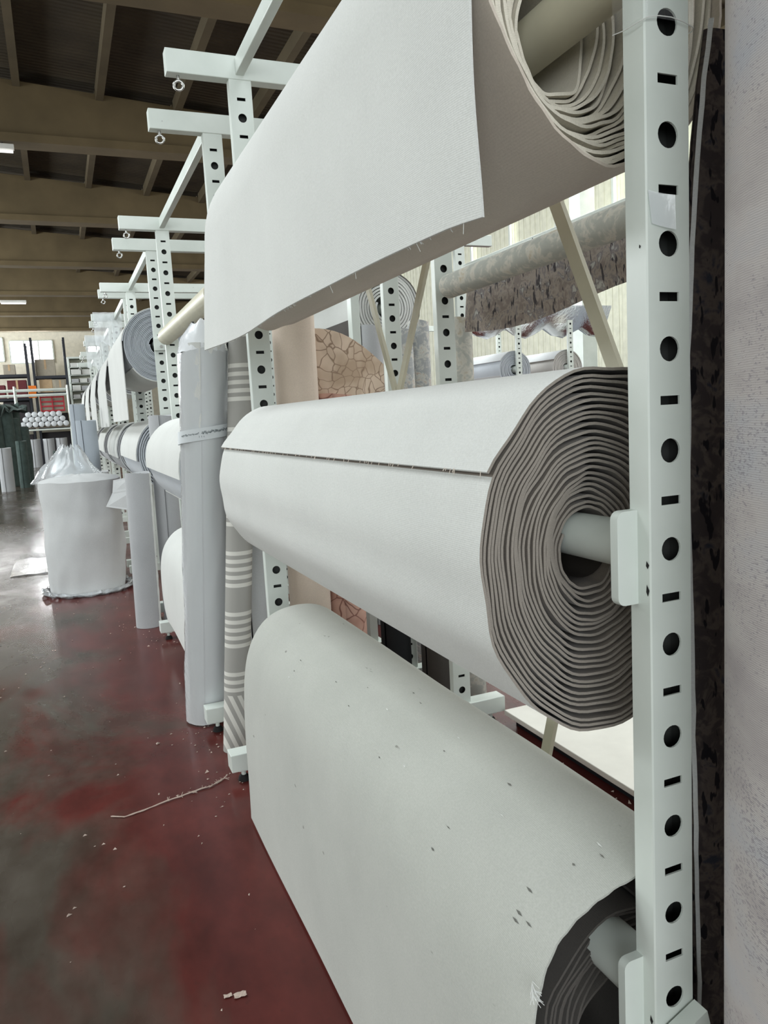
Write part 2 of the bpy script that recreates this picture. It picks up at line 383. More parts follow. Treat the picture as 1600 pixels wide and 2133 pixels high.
for k in range(82):
    y = -7.8+0.6*k
    if base is None:
        m = MB(); m.box(9.60, 9.66, y+0.002, y+0.598, 0.9, 6.4)
        for t in range(3): m.box(9.592, 9.60, y+0.08+0.18*t, y+0.14+0.18*t, 0.9, 6.4)
        base = m.build('wall_sheet', 'panelwhite', wr); yy = y
    else:
        o = base.copy(); COL.objects.link(o); o.location = (0, y-yy, 0)
MB().box(9.55, 9.66, -8, 41, 0.0, 1.9).build('wall_plinth', 'bluegrey', wr)
for k, yc in enumerate((3.5, 14, 25)):  # frames added round the right wall lamps; the wall behind is solid
    w = bpy.data.objects.new('window_%d' % (k+4), None); COL.objects.link(w); w.location = (9.5, yc, 4.4); struct(w)
    m = MB()
    for q in range(6): m.box(9.46, 9.51, yc-4.25+1.7*q-0.03, yc-4.25+1.7*q+0.03, 4.4, 6.0)
    for z in (4.4, 5.97): m.box(9.46, 9.51, yc-4.28, yc+4.28, z-0.03, z+0.03)
    m.build('window_frame', 'enamel', w)
wl = MB(); wl.box(-9, -8.7, -8, 41.3, 0, 3.4); wl.box(-9, -8.7, -8, 41.3, 5.8, 8.2)
for k in range(12): wl.box(-9, -8.7, -8+4.4*k, -7.6+4.4*k, 3.4, 5.8)
struct(wl.build('wall_left', 'wallwhite'))

# ------------------------------------------------------------------ racks
PER = 0.137; PH = 0.058
def post_mesh(w, d, z0, z1):
    """closed box upright with a row of round holes and slots pierced through the front"""
    b = MB(); hw = w/2; t = 0.003; k = math.ceil((z0+0.04-PH)/(PER/2)); lo = z0
    r = 0.0168
    while True:
        zc = PH+k*PER/2; za, zb = zc-PER/4, zc+PER/4
        if zb > z1-0.03: break
        if za > lo+1e-6: b.add([(-hw, 0, lo), (hw, 0, lo), (hw, 0, za), (-hw, 0, za)], [(0, 1, 2, 3)])
        lo = zb
        if k % 2 == 0:
            ca = math.atan2(PER/4, hw); angs = sorted([2*pi*i/20 for i in range(20)]+[ca, pi-ca, pi+ca, 2*pi-ca])
            inn = [(r*cos(a), r*sin(a)) for a in angs]; out = []
            for a in angs:
                c, s = cos(a), sin(a); q = min(hw/abs(c) if abs(c) > 1e-6 else 9, (PER/4)/abs(s) if abs(s) > 1e-6 else 9); out.append((q*c, q*s))
        else:
            inn = [(-0.0165, -0.006), (0.0165, -0.006), (0.0165, 0.006), (-0.0165, 0.006)]; out = [(-hw, -PER/4), (hw, -PER/4), (hw, PER/4), (-hw, PER/4)]
        n = len(inn); vs = [(x, 0, zc+z) for x, z in out]+[(x, 0, zc+z) for x, z in inn]+[(x, t, zc+z) for x, z in inn]; fs = []
        for i in range(n):
            j = (i+1) % n; fs += [(i, j, n+j, n+i), (n+i, n+j, 2*n+j, 2*n+i)]
        b.add(vs, fs); k += 1
    b.add([(-hw, 0, lo), (hw, 0, lo), (hw, 0, z1), (-hw, 0, z1)], [(0, 1, 2, 3)])
    e = 0.002   # softened front corners, sides, back and caps
    b.add([(-hw, 0, z0), (-hw-e, e, z0), (-hw-e, d, z0), (hw+e, d, z0), (hw+e, e, z0), (hw, 0, z0), (-hw, 0, z1), (-hw-e, e, z1), (-hw-e, d, z1), (hw+e, d, z1), (hw+e, e, z1), (hw, 0, z1)],
          [(0, 6, 7, 1), (1, 7, 8, 2), (2, 8, 9, 3), (3, 9, 10, 4), (4, 10, 11, 5), (6, 11, 10, 9, 8, 7), (0, 1, 2, 3, 4, 5)])
    g = 0.0015; b.inner = len(b.f); x = hw-g; y0 = t+g; y1 = d-g   # dark liner puts shade behind the holes
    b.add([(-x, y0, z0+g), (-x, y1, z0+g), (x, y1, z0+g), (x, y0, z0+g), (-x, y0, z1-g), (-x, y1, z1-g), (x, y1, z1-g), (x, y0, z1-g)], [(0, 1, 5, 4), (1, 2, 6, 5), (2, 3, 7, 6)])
    return b
_pm = {}
def post(parent, x, y, w=0.084, d=0.036, z0=0.13, z1=2.80):
    key = (w, d, z0, z1); off = parent_loc(parent)
    if key not in _pm:
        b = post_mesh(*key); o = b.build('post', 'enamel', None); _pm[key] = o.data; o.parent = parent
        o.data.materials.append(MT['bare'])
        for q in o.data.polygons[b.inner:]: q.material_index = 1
    else:
        o = bpy.data.objects.new('post', _pm[key]); COL.objects.link(o); o.parent = parent
    o.location = Vector((x, y, 0))-off; return o
XA, XB = 0.777, 1.622
def eye_bolt(parent, x, y, z):
    b = MB(); b.torus((x, y, z-0.035), (0.25, 1, 0), 0.017, 0.0055); b.tube([(x, y, z), (x, y, z-0.016)], 0.006, 8)
    b.build('eye_bolt', 'steel', parent, 50)
def rack(y1, y2, label, wide=True, near_w=0.084, xa=XA, bolts=True):
    t = thing('roll_rack', label, 'rack', ((XA+XB)/2, (y1+y2)/2, 0), 'double sided steel roll racks in the row')
    for y, w in ((y1, near_w), (y2, 0.084)):
        x0, x1 = 0.502, 1.84
        post(t, xa if w == near_w and y == y1 else XA, y, w, 0.04 if w != 0.084 else 0.036); post(t, XB, y)
        MB().rbox(x0, x1, y-0.004, y+0.05, 2.80, 2.885).build('top_bar', 'enamel', t)
        f = MB().rbox(x0+0.02, x1, y-0.02, y+0.06, 0.055, 0.13).build('foot_bar', 'enamel', t)
        for x in (x0+0.075, x1-0.06):
            m = MB(); m.tube([(x, y+0.02, 0.055), (x, y+0.02, 0.022)], 0.010, 8); m.box(x-0.022, x+0.022, y-0.004, y+0.044, 0.047, 0.056); m.build('foot_screw', 'enamel', t)
            m = MB(); m.tube([(x, y+0.02, 0.024), (x, y+0.02, 0.016), (x, y+0.02, 0.0)], [0.014, 0.022, 0.026], 12); m.build('foot_pad', 'rubber', t, 40)
        if bolts:
            for x in (x0+0.045, x1-0.05): eye_bolt(t, x, y+0.023, 2.80)
    for x in (XA, XB): MB().rbox(x-0.017, x+0.017, y1+0.045, y2-0.0, 2.815, 2.875).build('top_rail', 'enamel', t)
    return t
rA = rack(0.82, 3.08, 'tall white rack nearest the camera, its perforated post at right', near_w=0.070, xa=0.769)
RK = [(3.66, 5.49, 'white perforated rack standing second from the camera, behind the wrapped upright roll'), (6.12, 7.97, 'white perforated rack third along the row, carrying the grey ended roll high up'),
      (8.35, 10.1, 'white perforated rack fourth along the row'), (10.75, 12.5, 'white perforated rack fifth along the row'), (13.1, 14.9, 'white perforated rack sixth along the row'), (15.5, 17.3, 'far white perforated rack, last of the row')]
racks = [rA]+[rack(*q) for q in RK]
# braces of the near rack (inverted V from the middle of the top) and its saddles
def brace(p, q, par, mat='cream_enamel'): MB().bar(p, q, 0.012, 0.042, (0, 1, 0.01)).build('brace', mat, par)
XC = 1.17
MB().bar((XC, 1.0, 0.74), (XC, 2.03, 2.80), 0.040, 0.012, (1, 0, 0)).build('brace', 'cream_enamel', rA)
MB().bar((XC, 1.93, 2.60), (XC, 2.95, 1.07), 0.030, 0.012, (1, 0, 0)).build('brace', 'cream_enamel', rA)
MB().bar((XC, 2.86, 1.99), (XC, 2.36, 1.03), 0.028, 0.012, (1, 0, 0)).build('brace', 'cream_enamel', rA)
MB().bar((XC, 1.60, 0.95), (XC, 1.84, 0.20), 0.036, 0.012, (1, 0, 0)).build('brace', 'cream_enamel', rA)
MB().rbox(XC-0.02, XC+0.02, 0.87, 3.08, 2.815, 2.875).build('top_rail', 'enamel', rA)
MB().rbox(XC-0.02, XC+0.02, 0.88, 3.07, 0.06, 0.11).build('foot_rail', 'enamel', rA)
def saddle(z0, z1, par, x0=0.697, x1=0.736):
    bm = MB(); r = 0.012; pts = []
    for cx, cz, a0 in ((x0+r, z1-r, 90), (x0+r, z0+r, 180)):
        for k in range(5): a = radians(a0+22.5*k); pts.append((cx+r*cos(a), cz+r*sin(a)))
    pts += [(x1, z0), (x1, z1)]; n = len(pts)
    bm.add([(x, 0.845, z) for x, z in pts]+[(x, 0.860, z) for x, z in pts], [tuple(range(n)), tuple(range(2*n-1, n-1, -1))]+[(i, n+i, n+(i+1) % n, (i+1) % n) for i in range(n)])
    bm.build('saddle', 'enamel', par, 30)
saddle(1.213, 1.347, rA); saddle(0.50, 0.668, rA)
m = MB(); m.add([(x, y, z) for y in (0.79, 0.816) for x, z in ((0.728, 0.560), (0.803, 0.592), (0.826, 0.50), (0.70, 0.47))], [(0, 3, 2, 1), (4, 5, 6, 7), (0, 1, 5, 4), (1, 2, 6, 5), (2, 3, 7, 6), (3, 0, 4, 7)])
o = m.build('brace_plate', 'enamel', rA)
m = MB(); m.tube([(0.785, 0.792, 0.535), (0.785, 0.786, 0.535)], 0.010, 6); m.build('bolt', 'blacksteel', o)

m = MB()
for y, z, a, b in ((0.826, 1.272, .004, .006), (0.826, 1.236, .004, .009), (0.829, 0.575, .004, .008), (0.833, 1.70, .002, .003)):
    m.add([(0.7315, y-a, z), (0.7315, y-a*.2, z-b), (0.7315, y+a*.6, z-b*.3), (0.7315, y+a*.3, z+b*.9), (0.7310, y, z)], [(0, 1, 4), (1, 2, 4), (2, 3, 4), (3, 0, 4)])
m.build('paint_chips', 'rubber', rA, None, 'stuff')
m = MB().rbox(0.728, 0.832, 6.095, 6.118, 2.065, 2.155); m.build('clamp', 'enamel', racks[2]); m = MB(); m.tube([(0.78, 6.096, 2.095), (0.78, 6.082, 2.095)], 0.012, 6); m.build('clamp_bolt', 'steel', racks[2])
# ------------------------------------------------------------------ fabric rolls
class Wob:
    def __init__(s, seed, amp):
        R = random.Random(seed); s.c = [(j, R.uniform(0.4, 1)*amp/(j**0.35), R.uniform(0, 6.28), R.uniform(-2.2, 2.2)) for j in (3, 5, 6, 7, 9, 11, 14)]
    def __call__(s, th, rho): return 1+rho*sum(a*cos(j*th+p+d*rho*2) for j, a, p, d in s.c)
def spiral_path(cx, cz, hw, hh, rin, turns, seg, end_deg, wob, lift=0.0, jit=0.0):
    n = int(turns*seg); out = []
    for i in range(n+1):
        s = i/n; th = radians(end_deg)-2*pi*turns*(1-s); rho = rin+(1-rin)*s
        w = wob(th, rho); w += lift*max(0.0, 1-(1-s)*turns*12)
        if jit: rho += jit*(1-rin)/turns*(noise.noise((cos(th)*1.6, sin(th)*1.6, s*turns*0.55))+0.35*noise.noise((cos(th)*4, sin(th)*4, s*turns*0.45+7)))
        out.append((cx+hw*rho*w*cos(th), cz+hh*rho*w*sin(th), s, th))
    return out
def ribbon(path, yn, yf, th, name, mat, parent, seed=0, tele=0.004, bowl=0.0, nfun=None, ysub=1, edge=None, inner=None):
    R = random.Random(seed); ph = [R.uniform(0, 6.28) for _ in range(6)]
    rows = []
    for x, z, s, t in path:
        e = tele*(sin(s*160+ph[0])+sin(s*61+t*0.7+ph[1])+0.6*sin(t*3+s*30+ph[2]))
        y0 = yn+e+bowl*(1-s)+(nfun(x, z, s, t) if nfun else 0); y1 = yf+0.6*e
        rows.append([(x, y0+(y1-y0)*k/ysub, z) for k in range(ysub+1)])
    o = MB().grid(rows, th).build(name, mat, parent, 45)
    if edge:
        o.data.materials.append(MT[edge]); n = len(rows); b = 2*(n-1)*ysub
        for i in range(n-1): o.data.polygons[b+2*i].material_index = 1
    if inner:      # the felt side shows everywhere but on the last lap
        o.data.materials.append(MT[inner[0]]); n = len(rows); q = (n-1)*ysub
        for k in list(range(0, q-inner[1]*ysub))+list(range(q, 2*q)): o.data.polygons[k].material_index = len(o.data.materials)-1
    return o
# --- near rack, middle roll
t = thing('fabric_roll', 'large white canvas roll with grey spiral end, middle of the near rack', 'fabric roll', (0.775, 1.95, 1.26))
wob = Wob(11, 0.022)
path = spiral_path(0.775, 1.262, 0.237, 0.290, 0.21, 24, 84, 151, wob, 0.03, 0.42)
ribbon(path, 0.960, 2.92, 0.0044, 'wound_layers', 'canvas', t, 3, 0.0030, 0.055, ysub=3, edge='cut_edge', inner=('felt', 84))
lap = path
m = MB(); m.tube([(0.777, 1.03, 1.262), (0.777, 2.9, 1.262)], [0.0500, 0.0500], 28, False); m.build('core_tube', 'darkcard', t, 40)  # dark tube added so the hollow of the roll looks shaded
R = random.Random(4); fr = MB(); lx, lz = lap[-1][0], lap[-1][1]
for k in range(60):
    y = R.uniform(0.97, 2.9); l = R.uniform(0.002, 0.007)
    fr.tube([(lx-0.001, y, lz+0.002), (lx-0.004, y+R.uniform(-.004, .004), lz-l)], 0.0007, 3, False)
fr.build('frayed_edge', 'backing', t, None, 'stuff')
m = MB(); m.tube([(0.772, 0.87, 1.285), (0.772, 3.05, 1.285)], 0.036, 28); tag(solid(m, 'steel_pipe', 'enamel', '', '', smooth=40), 'white steel pipe through the middle canvas roll, chipped beside its saddle', 'pipe')
# --- near rack, top roll with the hanging flap
t = thing('fabric_roll', 'huge cream canvas roll on top of the near rack with white flap hanging', 'fabric roll', (0.775, 1.95, 2.13))
wob2 = Wob(23, 0.020)
p1 = []
for x, z, sx, th in spiral_path(0.79, 2.13, 0.205, 0.285, 0.30, 17, 84, 118, wob2, 0.0, 0.5):   # hollow pushed towards the aisle by its own weight
    p1.append((x-0.030*(1-sx), z-0.070*(1-sx), sx, th))
ribbon(p1, 0.958, 2.90, 0.0050, 'wound_layers', 'cream', t, 8, 0.006, 0.10, ysub=3, edge='cream')
p2 = spiral_path(0.79, 2.13, 0.212, 0.292, 0.97, 1.0, 96, 116, wob2)
ribbon(p2, 0.948, 2.93, 0.0045, 'outer_backing', 'backing', t, 9, 0.0015, 0, ysub=6)
# flap: leaves the crown of the roll, comes over the aisle side and hangs straight down
rows = []; N = 56; cr = []
for k in range(15): a = radians(62+ (172-62)*k/14); cr.append((0.785+0.226*cos(a), 2.13+0.302*sin(a)))
for k in range(1, 22): cr.append((cr[14][0]+0.0, cr[14][1]-(cr[14][1]-1.766)*k/21))
for i, (x, z) in enumerate(cr):
    row = []
    for j in range(N+1):
        y = 0.962+(2.905-0.962)*j/N; d = max(0, (2.17-z))/0.4
        wv = 0.008*d*sin(y*3.1+0.6)+0.004*d*sin(y*7.7+2)
        sh = (0.012*max(0, 1-(y-0.962)/0.05)*d if y < 1.02 else 0)
        zz = z+0.005*d*sin(y*4.0+1)
        yy = y+ (0.004*sin(z*17) if j in (0, N) else 0)
        row.append((x+wv-0.030*d*(y-0.95)/1.95+sh, yy, zz))
    rows.append(row)
fo = MB().grid(rows, 0.0045).build('hanging_flap', 'canvas', t, 60)
R = random.Random(9); fr = MB(); base = rows[-1]
for k in range(60):
    q = base[R.randint(1, N-1)]; y = q[1]+R.uniform(-0.02, 0.02); l = R.uniform(0.001, 0.005)*(3.0 if R.random() < 0.06 else 1)
    fr.tube([(q[0], y, q[2]+0.001), (q[0]+R.uniform(0, .008), y+R.uniform(-.006, .006), q[2]-l)], 0.0006, 3, False)
fr.build('frayed_edge', 'canvas', fo, None, 'stuff')
m = MB(); m.tube([(0.775, 0.90, 2.085), (0.73, 2.88, 2.03)], 0.040, 28); tag(solid(m, 'cardboard_tube', 'cream_enamel', '', '', smooth=40), 'pale tube seen inside the hollow of the top canvas roll', 'tube')
# --- near rack, bottom roll draped to the floor
t = thing('fabric_roll', 'loose white canvas roll at the bottom of the near rack, draped to the floor', 'fabric roll', (0.78, 1.85, 0.0))
prof = [(1.035, 0.18), (1.04, 0.32), (1.025, 0.47), (0.985, 0.615), (0.925, 0.725), (0.85, 0.785), (0.775, 0.802), (0.70, 0.795), (0.64, 0.768), (0.592, 0.715), (0.558, 0.64), (0.540, 0.54), (0.533, 0.40), (0.530, 0.25), (0.528, 0.12), (0.526, 0.012)]
def smooth(pts, n):
    o = []
    for i in range(len(pts)-1):
        p0, p1, p2, p3 = [Vector(pts[min(max(i+d, 0), len(pts)-1)]) for d in (-1, 0, 1, 2)]
        for k in range(n):
            u = k/n; o.append(0.5*((2*p1)+(-p0+p2)*u+(2*p0-5*p1+4*p2-p3)*u*u+(-p0+3*p1-3*p2+p3)*u**3))
    return o+[Vector(pts[-1])]
rows = []; N = 40
for i, p in enumerate(smooth(prof, 6)):
    row = []
    for j in range(N+1):
        v = j/N; y0 = 0.876+0.004*sin(i*0.25)+0.001*sin(i*1.7)+0.085*min(1, max(0, (p.x-0.82)/0.06)); y = y0+(2.745-y0)*v
        nz = noise.noise((p.x*5, y*1.6, p.y*3))*0.006 + (noise.noise((p.x*12, y*3, p.y*12))*0.004*max(0, 1-v*9))
        pinch = 0.045*max(0, 1-(y-0.872)/0.20)**2*(1 if 0.2 < p.y < 0.81 else 0.3)
        cx, cz = 0.80, 0.45; dx, dz = p.x-cx, p.y-cz; L = sqrt(dx*dx+dz*dz)
        row.append((p.x+dx/L*(nz-0.1*pinch), y, max(0.006, p.y+dz/L*(nz-0.5*pinch))))
    rows.append(row)
MB().grid(rows, 0.0045).build('draped_layer', 'canvas_dirty', t, 60)
R = random.Random(77); fk = MB(); fw = MB()
for k in range(24):
    i = R.randint(38, 58); v = R.random()**1.7*0.75; j = min(N-1, int(v*N)+1)
    a, b, c = Vector(rows[i][j]), Vector(rows[i][j+1]), Vector(rows[i+1][j]); n_ = (b-a).cross(c-a).normalized()
    if n_.x > 0 and n_.z < 0: n_ = -n_
    if n_.z < 0 and n_.x > -0.5: n_ = -n_
    d1 = (b-a).normalized(); d2 = (c-a).normalized(); o_ = a+(b-a)*R.random()+n_*0.0032; l = R.uniform(.003, .009); w_ = R.uniform(.001, .0025)
    (fk if k % 4 else fw).add([o_-d1*l, o_-d2*w_, o_+d1*l, o_+d2*w_, o_+n_*0.001], [(0, 1, 4), (1, 2, 4), (2, 3, 4), (3, 0, 4), (3, 2, 1, 0)])
fk.build('dark_flecks', 'fleck', t, None, 'stuff'); fw.build('pale_flecks', 'canvas', t, None, 'stuff')
ribbon(spiral_path(0.80, 0.425, 0.185, 0.235, 0.60, 9, 60, 80, Wob(31, 0.02), 0, 0.5), 0.962, 2.70, 0.0045, 'wound_layers', 'darkgrey', t, 12, 0.004)
R = random.Random(12); fr = MB()
for k in range(26):
    z = 0.66+R.uniform(-.012, .012); fr.tube([(0.553, 0.873, z), (0.556+R.uniform(-.012, .012), 0.866, z-R.uniform(.004, .018))], 0.0006, 3, False)
fr.build('frayed_tuft', 'canvas', t, None, 'stuff')
m = MB(); m.tube([(0.765, 0.872, 0.600), (0.765, 3.05, 0.600)], 0.043, 28); tag(solid(m, 'steel_pipe', 'enamel', '', '', smooth=40), 'white steel pipe inside the draped bottom canvas roll', 'pipe')

# --- generic rolls further down the row
def far_roll(y1, y2, z, label, group, hw=0.232, hh=0.285, end=150, mat='canvas', matw='endgrey', flap=None, seed=1, turns=11, xc=0.777, rin=0.25):
    t = thing('fabric_roll', label, 'fabric roll', (xc, (y1+y2)/2, z), group)
    w = Wob(seed, 0.006)
    p = spiral_path(xc, z, hw, hh, rin, turns, 40, end, w, 0.01)
    ribbon(p, y1, y2, 0.72*hw*(1-rin)/turns, 'wound_layers', matw, t, seed, 0.003)
    lap = [(x+(x-xc)*0.03, zz+(zz-z)*0.03, s, th) for x, zz, s, th in p[-int(40*0.9):]]
    if flap:
        zb, xo = flap; x0, z0 = lap[-1][0], lap[-1][1]; n = 14
        lap += [(x0+(xo-x0)*min(1, k/4), z0+(zb-z0)*k/n, 1, 0) for k in range(1, n+1)]
    ribbon(lap, y1-0.004, y2+0.004, 0.006, 'outer_lap' if not flap else 'hanging_flap', mat, t, seed+5, 0.0015, 0, ysub=6)
    return t
def pipe(y1, y2, z, r, label, mat='enamel', x=0.775):
    m = MB(); m.tube([(x, y1+0.0385, z), (x, y2-0.001, z)], r, 20); return solid(m, 'steel_pipe', mat, label, 'pipe', 'roll pipes', 40)
# second rack
far_roll(3.86, 5.40, 1.27, 'white canvas roll with torn lower edge beside the tall wrapped roll', None, end=188, seed=41, hw=0.245, hh=0.27)
pipe(3.66, 5.49, 2.10, 0.055, 'bare cream pipe lying across the second rack above the wrapped roll', 'cream_enamel', 0.74)
t = thing('fabric_roll', 'pale canvas roll drooping low on the second rack beside the wrapped roll', 'fabric roll', (0.78, 4.5, 0.0))
rows = []
for i, p in enumerate(smooth([(1.0, 0.3), (1.01, 0.5), (0.96, 0.68), (0.86, 0.79), (0.76, 0.81), (0.66, 0.775), (0.59, 0.69), (0.56, 0.58), (0.553, 0.42), (0.556, 0.26), (0.566, 0.17)], 4)):
    rows.append([(p.x+0.004*sin(y*5+p.y*7), y+0.02*sin(p.y*9)*(1 if y < 4 else 0), p.y-(0.10*(4.2-y)/0.5*(0.25-p.y)/0.1 if (y < 4.2 and p.y < 0.25) else 0)) for y in [3.96+1.4*j/12 for j in range(13)]])
MB().grid(rows, 0.006).build('draped_layer', 'canvas', t, 60)
ribbon(spiral_path(0.79, 0.43, 0.17, 0.23, 0.8, 4, 40, 80, Wob(52, 0.02)), 4.0, 5.35, 0.006, 'wound_layers', 'darkgrey', t, 12, 0.004)
pipe(3.66, 5.49, 0.60, 0.036, 'white pipe inside the drooping roll on the second rack')
pipe(3.66, 5.49, 1.285, 0.036, 'white pipe through the middle roll of the second rack')
# third rack
far_roll(6.22, 7.90, 2.115, 'grey ended roll high on the third rack with white flap hanging behind its disc', None, seed=61, hw=0.262, hh=0.275, end=172, flap=(1.56, 0.505), turns=20)
pipe(6.12, 7.97, 2.13, 0.036, 'white pipe through the grey ended top roll of the third rack')
far_roll(6.25, 7.86, 1.27, 'white canvas roll at waist height on the third rack', None, seed=62, end=186)
pipe(6.12, 7.97, 1.285, 0.036, 'white pipe through the middle roll of the third rack')
ys = [q[:2] for q in RK[2:]]; nm = ['fourth', 'fifth', 'sixth', 'last']
for k, (a, b) in enumerate(ys):
    far_roll(a+0.1, b-0.08, 2.10, 'white roll with long hanging flap high on the %s rack' % nm[k], 'hanging rolls at the far end of the row', seed=70+k, hw=0.25, hh=0.27, end=172, flap=(1.52-0.04*k, 0.49), matw='greyfab')
    far_roll(a+0.12, b-0.08, 1.27, 'white roll with grey end at waist height on the %s rack' % nm[k], 'waist high rolls at the far end of the row', seed=80+k, end=195, matw='greyfab')
    pipe(a, b, 2.115, 0.036, 'white pipe through the high roll of the %s rack' % nm[k]); pipe(a, b, 1.285, 0.036, 'white pipe through the waist high roll of the %s rack' % nm[k])

# ------------------------------------------------------------------ upright rolls
def upright(bx, by, tx, ty, h, r, mat, name, label, seam=200, seed=0, edge=None, step=0.10, core=True, group=None, cat='fabric roll', taper=1.0):
    """rolled cloth standing on end: one overlapping lap, a step at the seam, a hollow core"""
    t = thing(name, label, cat, (bx, by, 0), group); n = 44; H = 14; Wb = Wob(seed+300, 0.006)
    rows = []
    for i in range(H+1):
        z = h*i/H; f = i/H; cx, cy = bx+(tx-bx)*f, by+(ty-by)*f; row = []
        for k in range(n+1):
            a = radians(seam)+2*pi*k/n; rr = r*(1+step*(k/n)-step/2)*(1+(taper-1)*f)*Wb(a, 0.6+0.4*sin(f*3))
            row.append((cx+rr*cos(a), cy+rr*sin(a), z+(0.006*sin(a*2) if i == H else 0)+0.001))
        rows.append(row)
    m = MB(); m.grid(rows)
    top = rows[-1]; q = []
    for ring, (s, dz) in enumerate(((1.0, 0), (0.9, -0.004), (0.55, -0.012), (0.30, -0.01), (0.28, -0.12))):
        q.append([(tx+(p[0]-tx)*s, ty+(p[1]-ty)*s, p[2]+dz) for p in top])
    m.grid(q); m.add([(tx, ty, h-0.12)]+q[-1], [(0, k+2, k+1) for k in range(n)])
    m.add([(bx, by, 0.001)]+rows[0], [(0, k+1, k+2) for k in range(n)])
    m.build('rolled_cloth', mat, t, 60)
    if edge:
        e = MB(); a = radians(seam)
        e.tube([(bx+(tx-bx)*f+(r*(1+step/2)*(1+(taper-1)*f)+0.001)*cos(a)*1.0, by+(ty-by)*f+(r*(1+step/2))*sin(a), h*f*0.995+0.004) for f in [k/30 for k in range(31)]], [0.009+0.002*sin(k*2.1) for k in range(31)], 6)
        e.build('raw_edge', edge, t, 60)
    return t
# roll wrapped in clear film, leaning on the second rack
WX0, WY0, WX1, WY1, WH = 0.560, 3.86, 0.628, 3.47, 1.93
def wc(z): f = z/WH; return WX0+(WX1-WX0)*f, WY0+(WY1-WY0)*f
t = upright(WX0, WY0, WX1, WY1, WH-0.09, 0.089, 'canvas', 'wrapped_roll', 'tall pale roll wrapped in clear plastic film, leaning left of the striped roll', 250, 1)
rows = []
for i in range(32):
    f = i/31; z = 0.01+WH*f; cx, cy = wc(min(z, WH)); row = []
    for k in range(37):
        a = 2*pi*k/36; rr = 0.108+0.006*noise.noise((cos(a)*3, sin(a)*3, z*3))+0.004*noise.noise((cos(a)*9, sin(a)*9, z*14))
        if f > 0.93: rr *= sqrt(max(0.0, 1-((f-0.93)/0.075)**2))
        row.append((cx+rr*cos(a), cy+rr*sin(a), z+(0.01*noise.noise((a, 1, 2)) if f > .9 else 0)))
    rows.append(row)
fm = MB().grid(rows[:30]).build('plastic_wrap', 'film_milky', t, 60)
MB().grid([[(x+0.012*noise.noise((x*40, y*40, z*40)), y, z+0.012*noise.noise((x*30, y*30, z*30+3))) for x, y, z in r] for r in rows[29:]]).build('gathered_top', 'film_white', t, 60)
band = []
for i in range(4):
    z = 1.43+0.055*i/3; cx, cy = wc(z)
    band.append([(cx+0.118*cos(radians(a)), cy+0.118*sin(radians(a)), z+0.0002*(a-270)) for a in range(150, 391, 8)])
bo = MB().grid(band).build('printed_band', 'bandtape', t, 60)
m = MB(); R = random.Random(3)     # faded, unreadable print on the band: broken dark strokes in one long row and a few dots
for k in range(64):
    if k in (24, 25, 26): continue
    a = 205+k*1.9; big = 0.55 if k < 24 else 1.0
    for q in range(2):
        aa = radians(a+R.uniform(-.8, .8)); z = 1.462+0.0002*(a-270)+R.uniform(-.005, .005)*big; cx, cy = wc(z)
        l = R.uniform(0.003, 0.010)*big; w = 0.0012; sl = R.uniform(-0.02, 0.02)
        P = [(cx+0.1192*cos(aa+d), cy+0.1192*sin(aa+d), z+e) for d, e in ((-w/.1, -l/2), (w/.1, -l/2), (w/.1+sl, l/2), (-w/.1+sl, l/2))]
        m.add(P, [(0, 1, 2, 3)])
for q in (250, 255, 260):
    aa = radians(q); cx, cy = wc(1.444); m.add([(cx+0.1192*cos(aa+d), cy+0.1192*sin(aa+d), 1.444+e) for d, e in ((-.008, -.004), (.008, -.004), (.008, .003), (-.008, .003))], [(0, 1, 2, 3)])
MT['ink'] = plain('faded_ink', (118, 126, 128), 0.8)
m.build('faded_print', 'ink', bo)
# striped roll between the first two racks
t = upright(0.612, 3.425, 0.795, 3.425, 1.95, 0.058, 'striped', 'striped_roll', 'slim grey and white striped roll standing between the first two racks', 330, 2, step=0.16)
t = upright(0.815, 3.565, 0.822, 3.565, 1.535, 0.068, 'lightfab', 'fabric_roll', 'plain pale roll standing behind the striped roll', 200, 3)
m = MB(); m.box(0.742, 0.766, 3.60, 3.63, 1.64, 1.87); m.add([(0.742, 3.60, 1.64), (0.766, 3.60, 1.64), (0.772, 3.61, 1.48), (0.742, 3.63, 1.64), (0.766, 3.63, 1.64)], [(0, 1, 2), (3, 2, 4), (0, 2, 3), (1, 4, 2)])
solid(m, 'cloth_offcut', 'blackcloth', 'narrow black strip of cloth hanging between the wrapped and striped rolls', 'cloth')
# rolls at the third rack
upright(0.490, 5.975, 0.512, 5.955, 1.165, 0.092, 'greyfab', 'fabric_roll', 'grey roll with a pale raw edge down its side, standing by the fat bundle', 318, 4, edge='canvas', step=0.22)
upright(0.708, 6.0, 0.725, 5.99, 1.575, 0.097, 'greyfab', 'fabric_roll', 'taller grey roll with square cut top, right of the raw edged roll', 250, 5)
# blue grey rolls beyond the bundle
upright(0.30, 8.95, 0.285, 8.95, 1.60, 0.105, 'bluegrey', 'fabric_roll', 'blue grey roll rising behind the plastic tent of the fat bundle', 240, 6)
upright(0.235, 9.75, 0.23, 9.75, 1.80, 0.085, 'bluegrey', 'fabric_roll', 'slimmer taller blue grey roll just behind the first blue grey one', 240, 7)
upright(0.02, 12.2, 0.02, 12.2, 1.22, 0.12, 'greendark', 'fabric_roll', 'dull green upright roll with a crumpled bag round its foot, far along the racks', 240, 8)
upright(0.36, 8.62, 0.36, 8.62, 1.06, 0.09, 'lightfab', 'fabric_roll', 'short pale roll half hidden behind the right shoulder of the bundle', 240, 9)
